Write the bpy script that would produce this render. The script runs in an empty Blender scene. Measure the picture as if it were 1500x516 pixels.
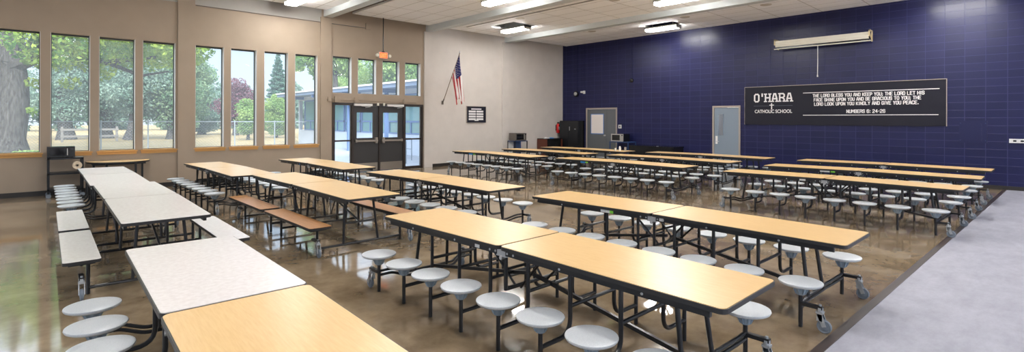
import bpy, bmesh, math, random
import numpy as np
from mathutils import Vector, Matrix
R = math.radians
sc = bpy.context.scene
COL = sc.collection

# ------------------------------------------------------------------ camera
cam_data = bpy.data.cameras.new('camera')
cam = bpy.data.objects.new('camera', cam_data)
COL.objects.link(cam)
cam_data.sensor_fit = 'HORIZONTAL'
cam_data.sensor_width = 36.0
cam_data.lens = 36.0 * 744.5 / 1500.0
cam_data.shift_y = -(258.0 - 175.4) / 1500.0
cam_data.clip_start = 0.02
cam_data.clip_end = 400
cam.matrix_world = (Matrix.Translation((0, 0, 1.72)) @ Matrix.Rotation(-R(43.12), 4, 'Z')
                    @ Matrix.Rotation(R(90), 4, 'X') @ Matrix.Rotation(R(0.137), 4, 'Z'))
sc.camera = cam

# ------------------------------------------------------------------ world, sun, exposure
sc.view_settings.view_transform = 'Standard'
sc.view_settings.look = 'None'
sc.view_settings.gamma = 1.0
sc.view_settings.use_curve_mapping = False
sc.view_settings.exposure = 0.62
SKY = 1.25
LAMP = 47.0
SUN = 6.5
world = bpy.data.worlds.new('world')
sc.world = world
world.use_nodes = True
wn = world.node_tree
wn.nodes.clear()
w_out = wn.nodes.new('ShaderNodeOutputWorld')
w_bg = wn.nodes.new('ShaderNodeBackground')
w_geo = wn.nodes.new('ShaderNodeTexCoord')
w_sep = wn.nodes.new('ShaderNodeSeparateXYZ')
w_ramp = wn.nodes.new('ShaderNodeValToRGB')
w_ramp.color_ramp.elements[0].position = 0.0
w_ramp.color_ramp.elements[0].color = (0.52, 0.58, 0.64, 1)
w_ramp.color_ramp.elements[1].position = 0.42
w_ramp.color_ramp.elements[1].color = (2.1, 2.3, 2.6, 1)
e = w_ramp.color_ramp.elements.new(0.17)
e.color = (0.40, 0.52, 0.68, 1)
e = w_ramp.color_ramp.elements.new(0.24)
e.color = (0.75, 0.88, 1.05, 1)
w_noise = wn.nodes.new('ShaderNodeTexNoise')
w_noise.inputs['Scale'].default_value = 3.0
w_noise.inputs['Detail'].default_value = 4.0
w_cr = wn.nodes.new('ShaderNodeValToRGB')
w_cr.color_ramp.elements[0].position = 0.52
w_cr.color_ramp.elements[0].color = (0, 0, 0, 1)
w_cr.color_ramp.elements[1].position = 0.72
w_cr.color_ramp.elements[1].color = (0.6, 0.6, 0.6, 1)
w_mix = wn.nodes.new('ShaderNodeMixRGB')
w_mix.inputs['Color2'].default_value = (0.62, 0.64, 0.67, 1)
wl = wn.links.new
wl(w_geo.outputs['Generated'], w_sep.inputs[0])
wl(w_geo.outputs['Generated'], w_noise.inputs['Vector'])
wl(w_sep.outputs['Z'], w_ramp.inputs['Fac'])
wl(w_noise.outputs['Fac'], w_cr.inputs['Fac'])
wl(w_cr.outputs['Color'], w_mix.inputs['Fac'])
wl(w_ramp.outputs['Color'], w_mix.inputs['Color1'])
wl(w_mix.outputs['Color'], w_bg.inputs['Color'])
w_bg.inputs['Strength'].default_value = SKY
wl(w_bg.outputs[0], w_out.inputs[0])

sun_d = bpy.data.lights.new('sun', 'SUN')
sun_d.energy = SUN
sun_d.angle = R(12)
sun_d.color = (1.0, 0.95, 0.86)
sun = bpy.data.objects.new('sun', sun_d)
COL.objects.link(sun)
sun.rotation_euler = Vector((-0.30, -1.0, 0.74)).to_track_quat('Z', 'Y').to_euler()

# ------------------------------------------------------------------ materials
def mat(name, color, rough=0.5, metal=0.0, spec=0.5, coat=0.0, emit=None, es=0.0):
    m = bpy.data.materials.new(name)
    m.use_nodes = True
    b = m.node_tree.nodes['Principled BSDF']
    b.inputs['Base Color'].default_value = (*color, 1)
    b.inputs['Roughness'].default_value = rough
    b.inputs['Metallic'].default_value = metal
    b.inputs['Specular IOR Level'].default_value = spec
    b.inputs['Coat Weight'].default_value = coat
    b.inputs['Coat Roughness'].default_value = 0.06
    if emit:
        b.inputs['Emission Color'].default_value = (*emit, 1)
        b.inputs['Emission Strength'].default_value = es
    return m

def N(m, typ, **kw):
    n = m.node_tree.nodes.new(typ)
    for k, v in kw.items():
        setattr(n, k, v)
    return n

def L(m, a, b):
    m.node_tree.links.new(a, b)

def pb(m):
    return m.node_tree.nodes['Principled BSDF']

def coords(m, scale=(1, 1, 1), rot=(0, 0, 0), kind='Object'):
    tc = N(m, 'ShaderNodeTexCoord')
    mp = N(m, 'ShaderNodeMapping')
    mp.inputs['Scale'].default_value = scale
    mp.inputs['Rotation'].default_value = rot
    L(m, tc.outputs[kind], mp.inputs['Vector'])
    return mp.outputs['Vector']

def noise_col(m, c1, c2, scale=5, detail=4, vec=None, lo=0.35, hi=0.65, rough=0.5):
    n = N(m, 'ShaderNodeTexNoise')
    n.inputs['Scale'].default_value = scale
    n.inputs['Detail'].default_value = detail
    n.inputs['Roughness'].default_value = rough
    if vec is not None:
        L(m, vec, n.inputs['Vector'])
    r = N(m, 'ShaderNodeValToRGB')
    r.color_ramp.elements[0].position = lo
    r.color_ramp.elements[0].color = (*c1, 1)
    r.color_ramp.elements[1].position = hi
    r.color_ramp.elements[1].color = (*c2, 1)
    L(m, n.outputs['Fac'], r.inputs['Fac'])
    L(m, r.outputs['Color'], pb(m).inputs['Base Color'])
    return n, r

M = {}
M['black'] = mat('black_steel', (0.012, 0.013, 0.016), 0.32)
M['edge'] = mat('black_edge', (0.02, 0.02, 0.022), 0.4)
M['chrome'] = mat('zinc', (0.55, 0.56, 0.58), 0.3, 0.8)
M['steel'] = mat('stainless', (0.45, 0.40, 0.34), 0.35, 0.9)
M['caster_grey'] = mat('caster_grey', (0.17, 0.20, 0.24), 0.5)
M['caster_metal'] = mat('caster_metal', (0.50, 0.53, 0.56), 0.35, 0.6)
M['hub'] = mat('hub_plastic', (0.30, 0.38, 0.46), 0.45)
m = M['seat'] = mat('seat_plastic', (0.5, 0.5, 0.5), 0.38)
noise_col(m, (0.50, 0.53, 0.555), (0.58, 0.605, 0.63), 160, 2, coords(m), 0.3, 0.55)
m = M['wood'] = mat('maple_laminate', (0.6, 0.4, 0.2), 0.33, spec=0.5)
n, r = noise_col(m, (0.72, 0.46, 0.19), (0.80, 0.545, 0.255), 9, 5, coords(m, (9, 0.8, 1)), 0.3, 0.7, 0.6)
pb(m).inputs['IOR'].default_value = 1.6
m = M['bench_wood'] = mat('bench_laminate', (0.5, 0.3, 0.15), 0.28, spec=0.5)
noise_col(m, (0.42, 0.19, 0.065), (0.54, 0.27, 0.10), 9, 5, coords(m, (9, 0.8, 1)), 0.3, 0.7)
m = M['glare_lam'] = mat('glare_laminate', (0.6, 0.5, 0.45), 0.3, spec=0.5)  # near-white colour carries the window glare on the table tops
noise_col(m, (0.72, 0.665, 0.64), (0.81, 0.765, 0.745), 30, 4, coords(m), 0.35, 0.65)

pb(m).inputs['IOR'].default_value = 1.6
# polished brown concrete
m = M['floor'] = mat('polished_concrete', (0.3, 0.2, 0.1), 0.07, spec=0.5)
n, r = noise_col(m, (0.165, 0.115, 0.066), (0.35, 0.265, 0.17), 1.8, 10, coords(m), 0.32, 0.66, 0.68)
pb(m).inputs['IOR'].default_value = 2.1
nb = N(m, 'ShaderNodeTexNoise')
nb.inputs['Scale'].default_value = 3.5
nb.inputs['Detail'].default_value = 3
bp = N(m, 'ShaderNodeBump')
bp.inputs['Strength'].default_value = 0.025
bp.inputs['Distance'].default_value = 0.02
L(m, coords(m), nb.inputs['Vector'])
L(m, nb.outputs['Fac'], bp.inputs['Height'])
L(m, bp.outputs['Normal'], pb(m).inputs['Normal'])
m = M['floor2'] = mat('grey_sheet_floor', (0.4, 0.4, 0.45), 0.55, spec=0.3)
noise_col(m, (0.27, 0.27, 0.315), (0.39, 0.39, 0.445), 2.4, 10, coords(m, (1.0, 2.0, 1)), 0.3, 0.7, 0.75)
m = M['strip'] = mat('floor_strip', (0.05, 0.035, 0.03), 0.35)

def wall_paint(name, c, rough=0.6):
    m = mat(name, c, rough, spec=0.3)
    c2 = tuple(x * 0.93 for x in c)
    noise_col(m, c2, c, 2.5, 6, coords(m), 0.3, 0.7)
    return m
M['tan'] = wall_paint('tan_backlit_wall_paint', (0.37, 0.295, 0.225))  # backlit shade of the window wall mixed into a darker, tanner colour
M['light'] = wall_paint('warm_white_wall_paint', (0.64, 0.59, 0.545))
M['upper'] = wall_paint('grey_upper_paint', (0.42, 0.40, 0.37))
M['beam'] = mat('beam_paint', (0.54, 0.575, 0.575), 0.45)
M['deck'] = mat('roof_deck', (0.16, 0.15, 0.14), 0.8)
M['base'] = mat('rubber_baseboard', (0.025, 0.022, 0.02), 0.4)
M['ledge'] = mat('window_ledge_wood', (0.62, 0.33, 0.10), 0.35)
M['wframe'] = mat('window_frame_dark', (0.02, 0.03, 0.035), 0.35)
M['reveal'] = mat('window_reveal_paint', (0.62, 0.62, 0.62), 0.5)
M['bronze'] = mat('dark_bronze', (0.035, 0.026, 0.022), 0.35)
M['leaf_door'] = mat('door_panel_dark', (0.04, 0.038, 0.038), 0.4)
M['white'] = mat('white_plastic', (0.75, 0.74, 0.72), 0.45)
M['cream'] = mat('cream_metal', (0.72, 0.68, 0.58), 0.45)
M['brass'] = mat('tan_bracket', (0.62, 0.50, 0.30), 0.45)

# painted blue block
m = M['block'] = mat('navy_block', (0.03, 0.04, 0.15), 0.30, spec=0.32)
br = N(m, 'ShaderNodeTexBrick')
br.offset = 0.0
br.inputs['Scale'].default_value = 1.0
br.inputs['Brick Width'].default_value = 0.4
br.inputs['Row Height'].default_value = 0.2
br.inputs['Mortar Size'].default_value = 0.006
br.inputs['Mortar Smooth'].default_value = 0.3
br.inputs['Color1'].default_value = (0.0145, 0.0165, 0.070, 1)
br.inputs['Color2'].default_value = (0.0115, 0.0135, 0.058, 1)
br.inputs['Mortar'].default_value = (0.035, 0.036, 0.115, 1)
tc = N(m, 'ShaderNodeTexCoord')
sp = N(m, 'ShaderNodeSeparateXYZ')
cb = N(m, 'ShaderNodeCombineXYZ')
L(m, tc.outputs['Object'], sp.inputs[0])
L(m, sp.outputs['Y'], cb.inputs['X'])
L(m, sp.outputs['Z'], cb.inputs['Y'])
L(m, cb.outputs[0], br.inputs['Vector'])
L(m, br.outputs['Color'], pb(m).inputs['Base Color'])
nz = N(m, 'ShaderNodeTexNoise')
nz.inputs['Scale'].default_value = 40
nz.inputs['Detail'].default_value = 4
L(m, tc.outputs['Object'], nz.inputs['Vector'])
ma = N(m, 'ShaderNodeMath', operation='MULTIPLY')
ma.inputs[1].default_value = -1.0
L(m, br.outputs['Fac'], ma.inputs[0])
mb_ = N(m, 'ShaderNodeMath', operation='MULTIPLY_ADD')
mb_.inputs[1].default_value = 0.35
L(m, nz.outputs['Fac'], mb_.inputs[0])
L(m, ma.outputs[0], mb_.inputs[2])
bp = N(m, 'ShaderNodeBump')
bp.inputs['Strength'].default_value = 0.5
bp.inputs['Distance'].default_value = 0.006
L(m, mb_.outputs[0], bp.inputs['Height'])
L(m, bp.outputs['Normal'], pb(m).inputs['Normal'])
M['blue_flat'] = mat('navy_panel', (0.0135, 0.016, 0.066), 0.36, spec=0.32)

# ceiling tiles
m = M['tile'] = mat('ceiling_tile', (0.75, 0.73, 0.70), 0.85, spec=0.2)
br = N(m, 'ShaderNodeTexBrick')
br.offset = 0.0
br.inputs['Scale'].default_value = 1.0
br.inputs['Brick Width'].default_value = 0.61
br.inputs['Row Height'].default_value = 1.22
br.inputs['Mortar Size'].default_value = 0.012
br.inputs['Color1'].default_value = (0.91, 0.91, 0.91, 1)
br.inputs['Color2'].default_value = (0.87, 0.87, 0.87, 1)
br.inputs['Mortar'].default_value = (0.50, 0.48, 0.45, 1)
L(m, coords(m), br.inputs['Vector'])
L(m, br.outputs['Color'], pb(m).inputs['Base Color'])

def door_paint(name, c):
    return mat(name, c, 0.42)
M['door_grey'] = door_paint('door_grey', (0.115, 0.125, 0.135))
M['door_blue'] = door_paint('door_bluegrey', (0.20, 0.25, 0.31))
M['frame_tan'] = mat('door_frame_tan', (0.36, 0.31, 0.27), 0.4)
M['banner'] = mat('banner_vinyl', (0.012, 0.012, 0.022), 0.5, spec=0.25)
M['print'] = mat('white_print', (0.80, 0.78, 0.78), 0.5)
M['thinline'] = mat('grey_print', (0.12, 0.14, 0.2), 0.5)
M['red'] = mat('flag_red', (0.50, 0.02, 0.025), 0.7)
M['flagwhite'] = mat('flag_white', (0.80, 0.76, 0.74), 0.7)
M['flagblue'] = mat('flag_blue', (0.02, 0.025, 0.14), 0.7)
M['polewood'] = mat('flag_pole', (0.25, 0.19, 0.13), 0.4)
M['extred'] = mat('extinguisher_red', (0.55, 0.02, 0.02), 0.25)
M['darkplastic'] = mat('black_plastic', (0.01, 0.01, 0.011), 0.22)
M['glassblack'] = mat('black_glass', (0.008, 0.008, 0.01), 0.06)
M['brownwood'] = mat('brown_cabinet', (0.12, 0.03, 0.015), 0.4)
M['bluemetal'] = mat('blue_steel', (0.02, 0.055, 0.16), 0.4)
M['bronzemetal'] = mat('bronze_metal', (0.16, 0.14, 0.12), 0.35, 0.4)
M['silver'] = mat('silver_metal', (0.50, 0.48, 0.45), 0.35, 0.5)
M['paper'] = mat('paper', (0.78, 0.72, 0.68), 0.7)
M['bluetape'] = mat('blue_tape', (0.08, 0.20, 0.50), 0.6)
M['rollpaper'] = mat('kraft_roll', (0.72, 0.58, 0.42), 0.7)
M['green'] = mat('green_sticker', (0.25, 0.75, 0.05), 0.5)
M['bluest'] = mat('blue_sticker', (0.03, 0.30, 0.75), 0.5)
M['exit'] = mat('exit_face', (0.9, 0.16, 0.04), 0.4, emit=(1.0, 0.13, 0.03), es=0.55)
M['exitletter'] = mat('exit_letters', (0.9, 0.3, 0.1), 0.4, emit=(1.0, 0.30, 0.10), es=0.9)
M['lens'] = mat('lamp_lens', (0.9, 0.9, 0.9), 0.4, emit=(1.0, 0.98, 0.955), es=LAMP)
M['lampmetal'] = mat('lamp_housing', (0.5, 0.48, 0.44), 0.4)
M['vent'] = mat('ceiling_disc', (0.50, 0.46, 0.40), 0.6)
# exterior
m = M['grass'] = mat('dry_grass', (0.6, 0.5, 0.3), 0.9, spec=0.1)
noise_col(m, (0.17, 0.135, 0.065), (0.30, 0.235, 0.135), 0.35, 10, coords(m, (1, 2.5, 1)), 0.3, 0.7, 0.7)
m = M['pave'] = mat('outside_concrete', (0.4, 0.42, 0.46), 0.8)
noise_col(m, (0.252, 0.273, 0.315), (0.322, 0.343, 0.385), 1.5, 6, coords(m), 0.3, 0.7)
m = M['bark'] = mat('bark', (0.12, 0.1, 0.09), 0.95, spec=0.1)
noise_col(m, (0.022, 0.021, 0.022), (0.085, 0.08, 0.078), 5, 8, coords(m, (3, 3, 0.5)), 0.3, 0.7)
M['slate'] = mat('slate_post', (0.10, 0.17, 0.34), 0.5)
M['siding'] = mat('wing_siding', (0.496, 0.544, 0.624), 0.6)
M['roofw'] = mat('wing_roof', (0.72, 0.74, 0.78), 0.6)
M['soffit'] = mat('wing_soffit', (0.16, 0.22, 0.33), 0.6)
M['wingglass'] = mat('wing_window_glass', (0.16, 0.30, 0.30), 0.08, spec=0.8)
M['galv'] = mat('galvanised', (0.20, 0.24, 0.28), 0.6, 0.2)
M['fencewood'] = mat('pale_rail', (0.17, 0.16, 0.15), 0.8)

def leaf_mat(name, c1, c2):
    m = mat(name, c1, 0.6, spec=0.2)
    n, r = noise_col(m, c1, c2, 0.9, 6, coords(m), 0.35, 0.68)
    tr = N(m, 'ShaderNodeBsdfTranslucent')
    mx = N(m, 'ShaderNodeMixShader')
    mx.inputs[0].default_value = 0.4
    L(m, r.outputs['Color'], tr.inputs['Color'])
    L(m, pb(m).outputs[0], mx.inputs[1])
    L(m, tr.outputs[0], mx.inputs[2])
    L(m, mx.outputs[0], m.node_tree.nodes['Material Output'].inputs['Surface'])
    return m
M['leaf_oak'] = leaf_mat('oak_leaf', (0.060, 0.165, 0.035), (0.34, 0.45, 0.08))
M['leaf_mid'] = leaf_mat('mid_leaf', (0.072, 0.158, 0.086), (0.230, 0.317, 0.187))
M['leaf_far'] = leaf_mat('hazed_far_leaf', (0.101, 0.187, 0.144), (0.245, 0.331, 0.274))  # paler, bluer leaf colour carries the distance haze
M['leaf_plum'] = leaf_mat('plum_leaf', (0.101, 0.043, 0.065), (0.230, 0.122, 0.158))
M['leaf_fir'] = leaf_mat('fir_needles', (0.050, 0.130, 0.101), (0.144, 0.245, 0.202))
M['leaf_bright'] = leaf_mat('bright_leaf', (0.115, 0.230, 0.072), (0.317, 0.432, 0.158))

# clear glass with a milky film standing in for the haze outside
def glass(name, film=0.16, tint=(0.97, 0.985, 0.99)):
    m = bpy.data.materials.new(name)
    m.use_nodes = True
    nt = m.node_tree
    nt.nodes.clear()
    o = nt.nodes.new('ShaderNodeOutputMaterial')
    t = nt.nodes.new('ShaderNodeBsdfTransparent')
    t.inputs[0].default_value = (*tint, 1)
    g = nt.nodes.new('ShaderNodeBsdfGlossy')
    g.inputs['Roughness'].default_value = 0.02
    fr = nt.nodes.new('ShaderNodeFresnel')
    fr.inputs[0].default_value = 1.45
    m1 = nt.nodes.new('ShaderNodeMixShader')
    fm = nt.nodes.new('ShaderNodeMath')
    fm.operation = 'MULTIPLY'
    fm.inputs[1].default_value = 0.08
    nt.links.new(fr.outputs[0], fm.inputs[0])
    nt.links.new(fm.outputs[0], m1.inputs[0])
    nt.links.new(t.outputs[0], m1.inputs[1])
    nt.links.new(g.outputs[0], m1.inputs[2])
    tl = nt.nodes.new('ShaderNodeBsdfTranslucent')
    tl.inputs[0].default_value = (0.86, 0.93, 1.0, 1)
    m2 = nt.nodes.new('ShaderNodeMixShader')
    m2.inputs[0].default_value = film
    nt.links.new(m1.outputs[0], m2.inputs[1])
    nt.links.new(tl.outputs[0], m2.inputs[2])
    nt.links.new(m2.outputs[0], o.inputs[0])
    return m
M['glass'] = glass('hazed_window_glass', 0.06)
M['glass2'] = glass('door_glass', 0.05, (0.95, 0.98, 1.0))

# ------------------------------------------------------------------ geometry helpers
class MB:
    """collects shapes, then builds ONE mesh object"""
    def __init__(s):
        s.v = []; s.f = []; s.mi = []
    def add(s, v, f, k=0):
        o = len(s.v)
        s.v += [tuple(p) for p in v]
        s.f += [tuple(i + o for i in q) for q in f]
        s.mi += [k] * len(f)
        return s
    def box(s, x0, x1, y0, y1, z0, z1, k=0):
        v = [(x0, y0, z0), (x1, y0, z0), (x1, y1, z0), (x0, y1, z0), (x0, y0, z1), (x1, y0, z1), (x1, y1, z1), (x0, y1, z1)]
        f = [(3, 2, 1, 0), (4, 5, 6, 7), (0, 1, 5, 4), (1, 2, 6, 5), (2, 3, 7, 6), (3, 0, 4, 7)]
        return s.add(v, f, k)
    def rings(s, rings, close=True, cap=True, k=0):
        n = len(rings[0]); v = [p for r in rings for p in r]; f = []
        for i in range(len(rings) - 1):
            for j in range(n if close else n - 1):
                a = i * n + j; b = i * n + (j + 1) % n
                f.append((a, b, b + n, a + n))
        if cap:
            f.append(tuple(range(n - 1, -1, -1)))
            f.append(tuple((len(rings) - 1) * n + j for j in range(n)))
        return s.add(v, f, k)
    def tube(s, pts, r, n=8, k=0):
        P = [Vector(p) for p in pts]
        rs = r if isinstance(r, (list, tuple)) else [r] * len(P)
        T = []
        for i in range(len(P)):
            a = P[max(i - 1, 0)]; b = P[min(i + 1, len(P) - 1)]
            T.append((b - a).normalized())
        u = T[0].orthogonal().normalized()
        rg = []
        for i, p in enumerate(P):
            if i:
                q = T[i - 1].rotation_difference(T[i])
                u = (q @ u).normalized()
            w = T[i].cross(u).normalized()
            rg.append([tuple(p + rs[i] * (math.cos(t) * u + math.sin(t) * w)) for t in [2 * math.pi * j / n for j in range(n)]])
        return s.rings(rg, k=k)
    def lathe(s, prof, c=(0, 0, 0), n=24, axis='z', k=0):
        rg = []
        for (r, z) in prof:
            ring = []
            for j in range(n):
                t = 2 * math.pi * j / n
                a, b = r * math.cos(t), r * math.sin(t)
                if axis == 'z': p = (a, b, z)
                elif axis == 'x': p = (z, a, b)
                else: p = (b, z, a)
                ring.append((p[0] + c[0], p[1] + c[1], p[2] + c[2]))
            rg.append(ring)
        return s.rings(rg, k=k)
    def mesh(s, name, mats, angle=35):
        me = bpy.data.meshes.new(name)
        me.from_pydata(s.v, [], s.f)
        if not isinstance(mats, (list, tuple)): mats = [mats]
        for m in mats: me.materials.append(m)
        if len(mats) > 1: me.polygons.foreach_set('material_index', s.mi)
        me.polygons.foreach_set('use_smooth', [True] * len(me.polygons))
        me.update()
        me.set_sharp_from_angle(angle=R(angle))
        return me
    def build(s, name, mats, parent=None, loc=(0, 0, 0), rz=0):
        return link(name, s.mesh(name, mats), parent, loc, rz)

def link(name, me, parent=None, loc=(0, 0, 0), rz=0):
    o = bpy.data.objects.new(name, me)
    o.location = loc
    o.rotation_euler = (0, 0, rz)
    if parent: o.parent = parent
    COL.objects.link(o)
    return o

def tag(o, label=None, cat=None, group=None, kind=None):
    if label: o['label'] = label
    if cat: o['category'] = cat
    if group: o['group'] = group
    if kind: o['kind'] = kind
    return o

def thing(name, label, cat, loc=(0, 0, 0), rz=0, group=None):
    o = link(name, None, None, loc, rz)
    o.empty_display_size = 0.1
    return tag(o, label, cat, group)

def struct(name, mb, m, label=None):
    o = mb.build(name, m)
    o['kind'] = 'structure'
    if label: o['label'] = label
    return o

def fillet(pts, r, n=5):
    P = [Vector(p) for p in pts]; out = [P[0]]
    for i in range(1, len(P) - 1):
        a, b, c = P[i - 1], P[i], P[i + 1]
        d1 = (a - b); d2 = (c - b)
        rr = min(r, d1.length * 0.49, d2.length * 0.49)
        s_, e_ = b + d1.normalized() * rr, b + d2.normalized() * rr
        for j in range(n + 1):
            t = j / n
            out.append((1 - t) ** 2 * s_ + 2 * t * (1 - t) * b + t * t * e_)
    out.append(P[-1])
    return out

def copy_tree(o, parent=None):
    c = o.copy()
    COL.objects.link(c)
    c.parent = parent
    for ch in KIDS.get(o.name, []):
        k = copy_tree(ch, c)
    return c
KIDS = {}
def index_kids():
    KIDS.clear()
    for o in bpy.data.objects:
        if o.parent: KIDS.setdefault(o.parent.name, []).append(o)

def text_mesh(body, name, m, size, depth=0.002, bold=0.0, parent=None, width=None, align='LEFT'):
    cu = bpy.data.curves.new(name, 'FONT')
    cu.body = body
    cu.size = size
    cu.extrude = depth
    cu.offset = bold
    cu.align_x = align
    tmp = bpy.data.objects.new(name, cu)
    COL.objects.link(tmp)
    dg = bpy.context.evaluated_depsgraph_get()
    dg.update()
    me = bpy.data.meshes.new_from_object(tmp.evaluated_get(dg))
    bpy.data.objects.remove(tmp)
    me.name = name
    if width:
        xs = [v.co.x for v in me.vertices]
        w0 = max(xs) - min(xs); x0 = min(xs)
        for v in me.vertices:
            v.co.x = (v.co.x - x0) * width / w0
    me.materials.clear()
    me.materials.append(m)
    o = bpy.data.objects.new(name, me)
    COL.objects.link(o)
    if parent: o.parent = parent
    return o

# ================================================================== THE SHELL
YW = 15.4      # inner face of the window wall
XB = 17.6      # inner face of the blue wall
ZC = 5.06      # underside of the ceiling tiles
ZT = 5.75      # roof deck
X0, Y0 = -5.0, -8.0

struct('floor', MB().box(X0, XB + .2, 0.55, YW + .25, -0.15, 0), M['floor'])
# grey sheet floor beyond the divider
fb = MB()
def divy(x): return 1.20 - (x - 4.3) * 0.36 / 13.3
v = [(X0, Y0, -.15), (XB + .2, Y0, -.15), (XB + .2, divy(XB), -.15), (X0, divy(X0), -.15)]
v2 = [(a, b, 0.003) for a, b, c in v]
fb.add(v + v2, [(3, 2, 1, 0), (4, 5, 6, 7), (0, 1, 5, 4), (1, 2, 6, 5), (2, 3, 7, 6), (3, 0, 4, 7)])
o = struct('floor', fb, M['floor2'], 'pale grey mottled sheet flooring')
sb = MB()
a0, a1 = X0, XB
sb.add([(a0, divy(a0) - .035, 0.0), (a1, divy(a1) - .035, 0.0), (a1, divy(a1) + .035, 0.0), (a0, divy(a0) + .035, 0.0),
        (a0, divy(a0) - .035, 0.008), (a1, divy(a1) - .035, 0.008), (a1, divy(a1) + .035, 0.008), (a0, divy(a0) + .035, 0.008)],
       [(3, 2, 1, 0), (4, 5, 6, 7), (0, 1, 5, 4), (1, 2, 6, 5), (2, 3, 7, 6), (3, 0, 4, 7)])
struct('trim_1', sb, M['strip'], 'dark strip between the two floors')

# window wall pieces ------------------------------------------------
WT = 0.22                       # wall thickness
TALL = [(-1.50, -.82), (-.665, .068), (.236, .921), (1.082, 1.772), (1.922, 2.606),
        (3.045, 3.717), (3.884, 4.545), (4.745, 5.405), (5.601, 6.275)]
TALL = [(-4.0, -3.32), (-3.16, -2.48), (-2.33, -1.65)] + TALL
CLER = [(6.747, 7.378), (7.588, 8.24), (8.466, 9.115), (9.329, 9.967)]
ZS, ZH = 0.955, 3.66            # tall window sill and head
ZCS, ZCH = 2.545, 3.70          # clerestory
DX0, DX1, DZ = 6.74, 10.06, 2.245
def wallbox(mb, x0, x1, z0, z1): mb.box(x0, x1, YW, YW + WT, z0, z1)
wb = MB()
wallbox(wb, X0, 6.5, 0, ZS)
wallbox(wb, X0, 6.5, ZH, 4.72)
xs = [X0] + [q for t in TALL for q in t] + [6.5]
for i in range(0, len(xs), 2): wallbox(wb, xs[i], xs[i + 1], ZS, ZH)
wallbox(wb, 6.5, DX0, 0, 4.72)
wallbox(wb, DX0, 10.2, DZ, ZCS)
wallbox(wb, DX0, 10.2, ZCH, 4.72)
xs = [DX0] + [q for t in CLER for q in t] + [10.2]
for i in range(0, len(xs), 2): wallbox(wb, xs[i], xs[i + 1], ZCS, ZCH)
wallbox(wb, DX1, 10.2, 0, DZ)
struct('wall_windows', wb, M['tan'])
struct('wall_windows', MB().box(X0, 6.4, YW, YW + WT, 4.72, ZT + .1), M['upper'], 'grey upper strip above the tall windows')
struct('wall_windows', MB().box(6.4, 10.2, YW, YW + WT, 4.72, ZT + .1), M['tan'])
struct('wall_flag', MB().box(10.2, XB + .2, YW, YW + WT, 4.72, ZT + .1), M['light'])
struct('wall_flag', MB().box(10.2, XB + .2, YW, YW + WT, 0, 4.72), M['light'])
for i, (a, b, m_) in enumerate([(2.65, 3.03, 'tan'), (6.36, 6.70, 'tan'), (10.10, 10.45, 'light'), (13.85, 14.22, 'light')]):
    struct('trim_%d' % (i + 2), MB().box(a, b, YW - .045, YW + .01, 0, 4.86 if i else 4.86), M[m_], 'shallow pilaster under the ceiling beam')
# baseboards
bb = MB()
for a, b in ((X0, 2.65), (3.03, 6.36), (6.70, 6.74)): bb.box(a, b, YW - .012, YW, 0, .11)
struct('baseboard_windows', bb, M['base'])
struct('baseboard_flag', MB().box(10.45, 13.85, YW - .012, YW, 0, .11).box(14.22, XB, YW - .012, YW, 0, .11), M['base'])

# blue wall with two doorways ----------------------------------------
D3 = (12.41, 14.03, 2.235)
D4 = (7.35, 8.33, 2.225)
bw = MB()
bw.box(XB, XB + .2, D3[1], YW, 0, ZT)
bw.box(XB, XB + .2, D4[1], D3[0], 0, ZT)
bw.box(XB, XB + .2, Y0, D4[0], 0, ZT)
bw.box(XB, XB + .2, D3[0], D3[1], D3[2], ZT)
bw.box(XB, XB + .2, D4[0], D4[1], D4[2], ZT)
struct('wall_blue', bw, M['block'])
struct('baseboard_blue', MB().box(XB - .012, XB, D4[1], D3[0], 0, .10).box(XB - .012, XB, Y0, D4[0], 0, .10).box(XB - .012, XB, D3[1], YW - .012, 0, .10), M['base'])

# side and back walls (behind the camera) with unseen openings enlarged to let in daylight
lw = MB()
lw.box(X0 - .2, X0, Y0, YW + WT, 0, .95).box(X0 - .2, X0, Y0, YW + WT, 4.2, ZT)
for k in range(9): lw.box(X0 - .2, X0, Y0 + k * 2.85, Y0 + k * 2.85 + .5, .95, 4.2)
struct('wall_left', lw, M['tan'])
kw = MB()
kw.box(X0 - .2, XB + .2, Y0 - .2, Y0, 0, .8).box(X0 - .2, XB + .2, Y0 - .2, Y0, 4.5, ZT)
for k in range(7): kw.box(X0 - .2 + k * 3.75, X0 - .2 + k * 3.75 + .5, Y0 - .2, Y0, .8, 4.5)
struct('wall_back', kw, M['light'])

# ceiling: deck, beams, tile clouds with lamp openings ------------------
struct('ceiling', MB().box(X0 - .2, XB + .2, Y0 - .2, YW + WT, ZT, ZT + .1), M['deck'], 'dark roof deck above the tiles')
BEAMS = [(-4.9, -4.63), (-1.11, -.84), (2.68, 2.95), (6.46, 6.73), (10.18, 10.45), (13.99, 14.26)]
for i, (a, b) in enumerate(BEAMS):
    bm_ = MB().box(a, b, Y0, YW, 4.88, 5.62)
    struct('trim_%d' % (i + 6), bm_, M['beam'], 'pale grey ceiling beam')
HOLES = {0: [], 1: [(.6, 9.8), (.6, 3.0), (.6, -4.)],
         2: [(4.75, 13.4), (4.75, 8.0), (4.75, 2.2), (4.75, -3.8)],
         3: [(8.75, 9.65), (8.75, 4.1), (8.75, -2.)],
         4: [(11.88, 12.62, 1.22), (12.2, 6.35), (12.6, 1.2), (12.6, -4.5)],
         5: [(15.7, 8.83), (15.7, 1.1), (15.7, -5.)]}
HW, HL = .72, 1.2
LAMPS = []
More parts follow.
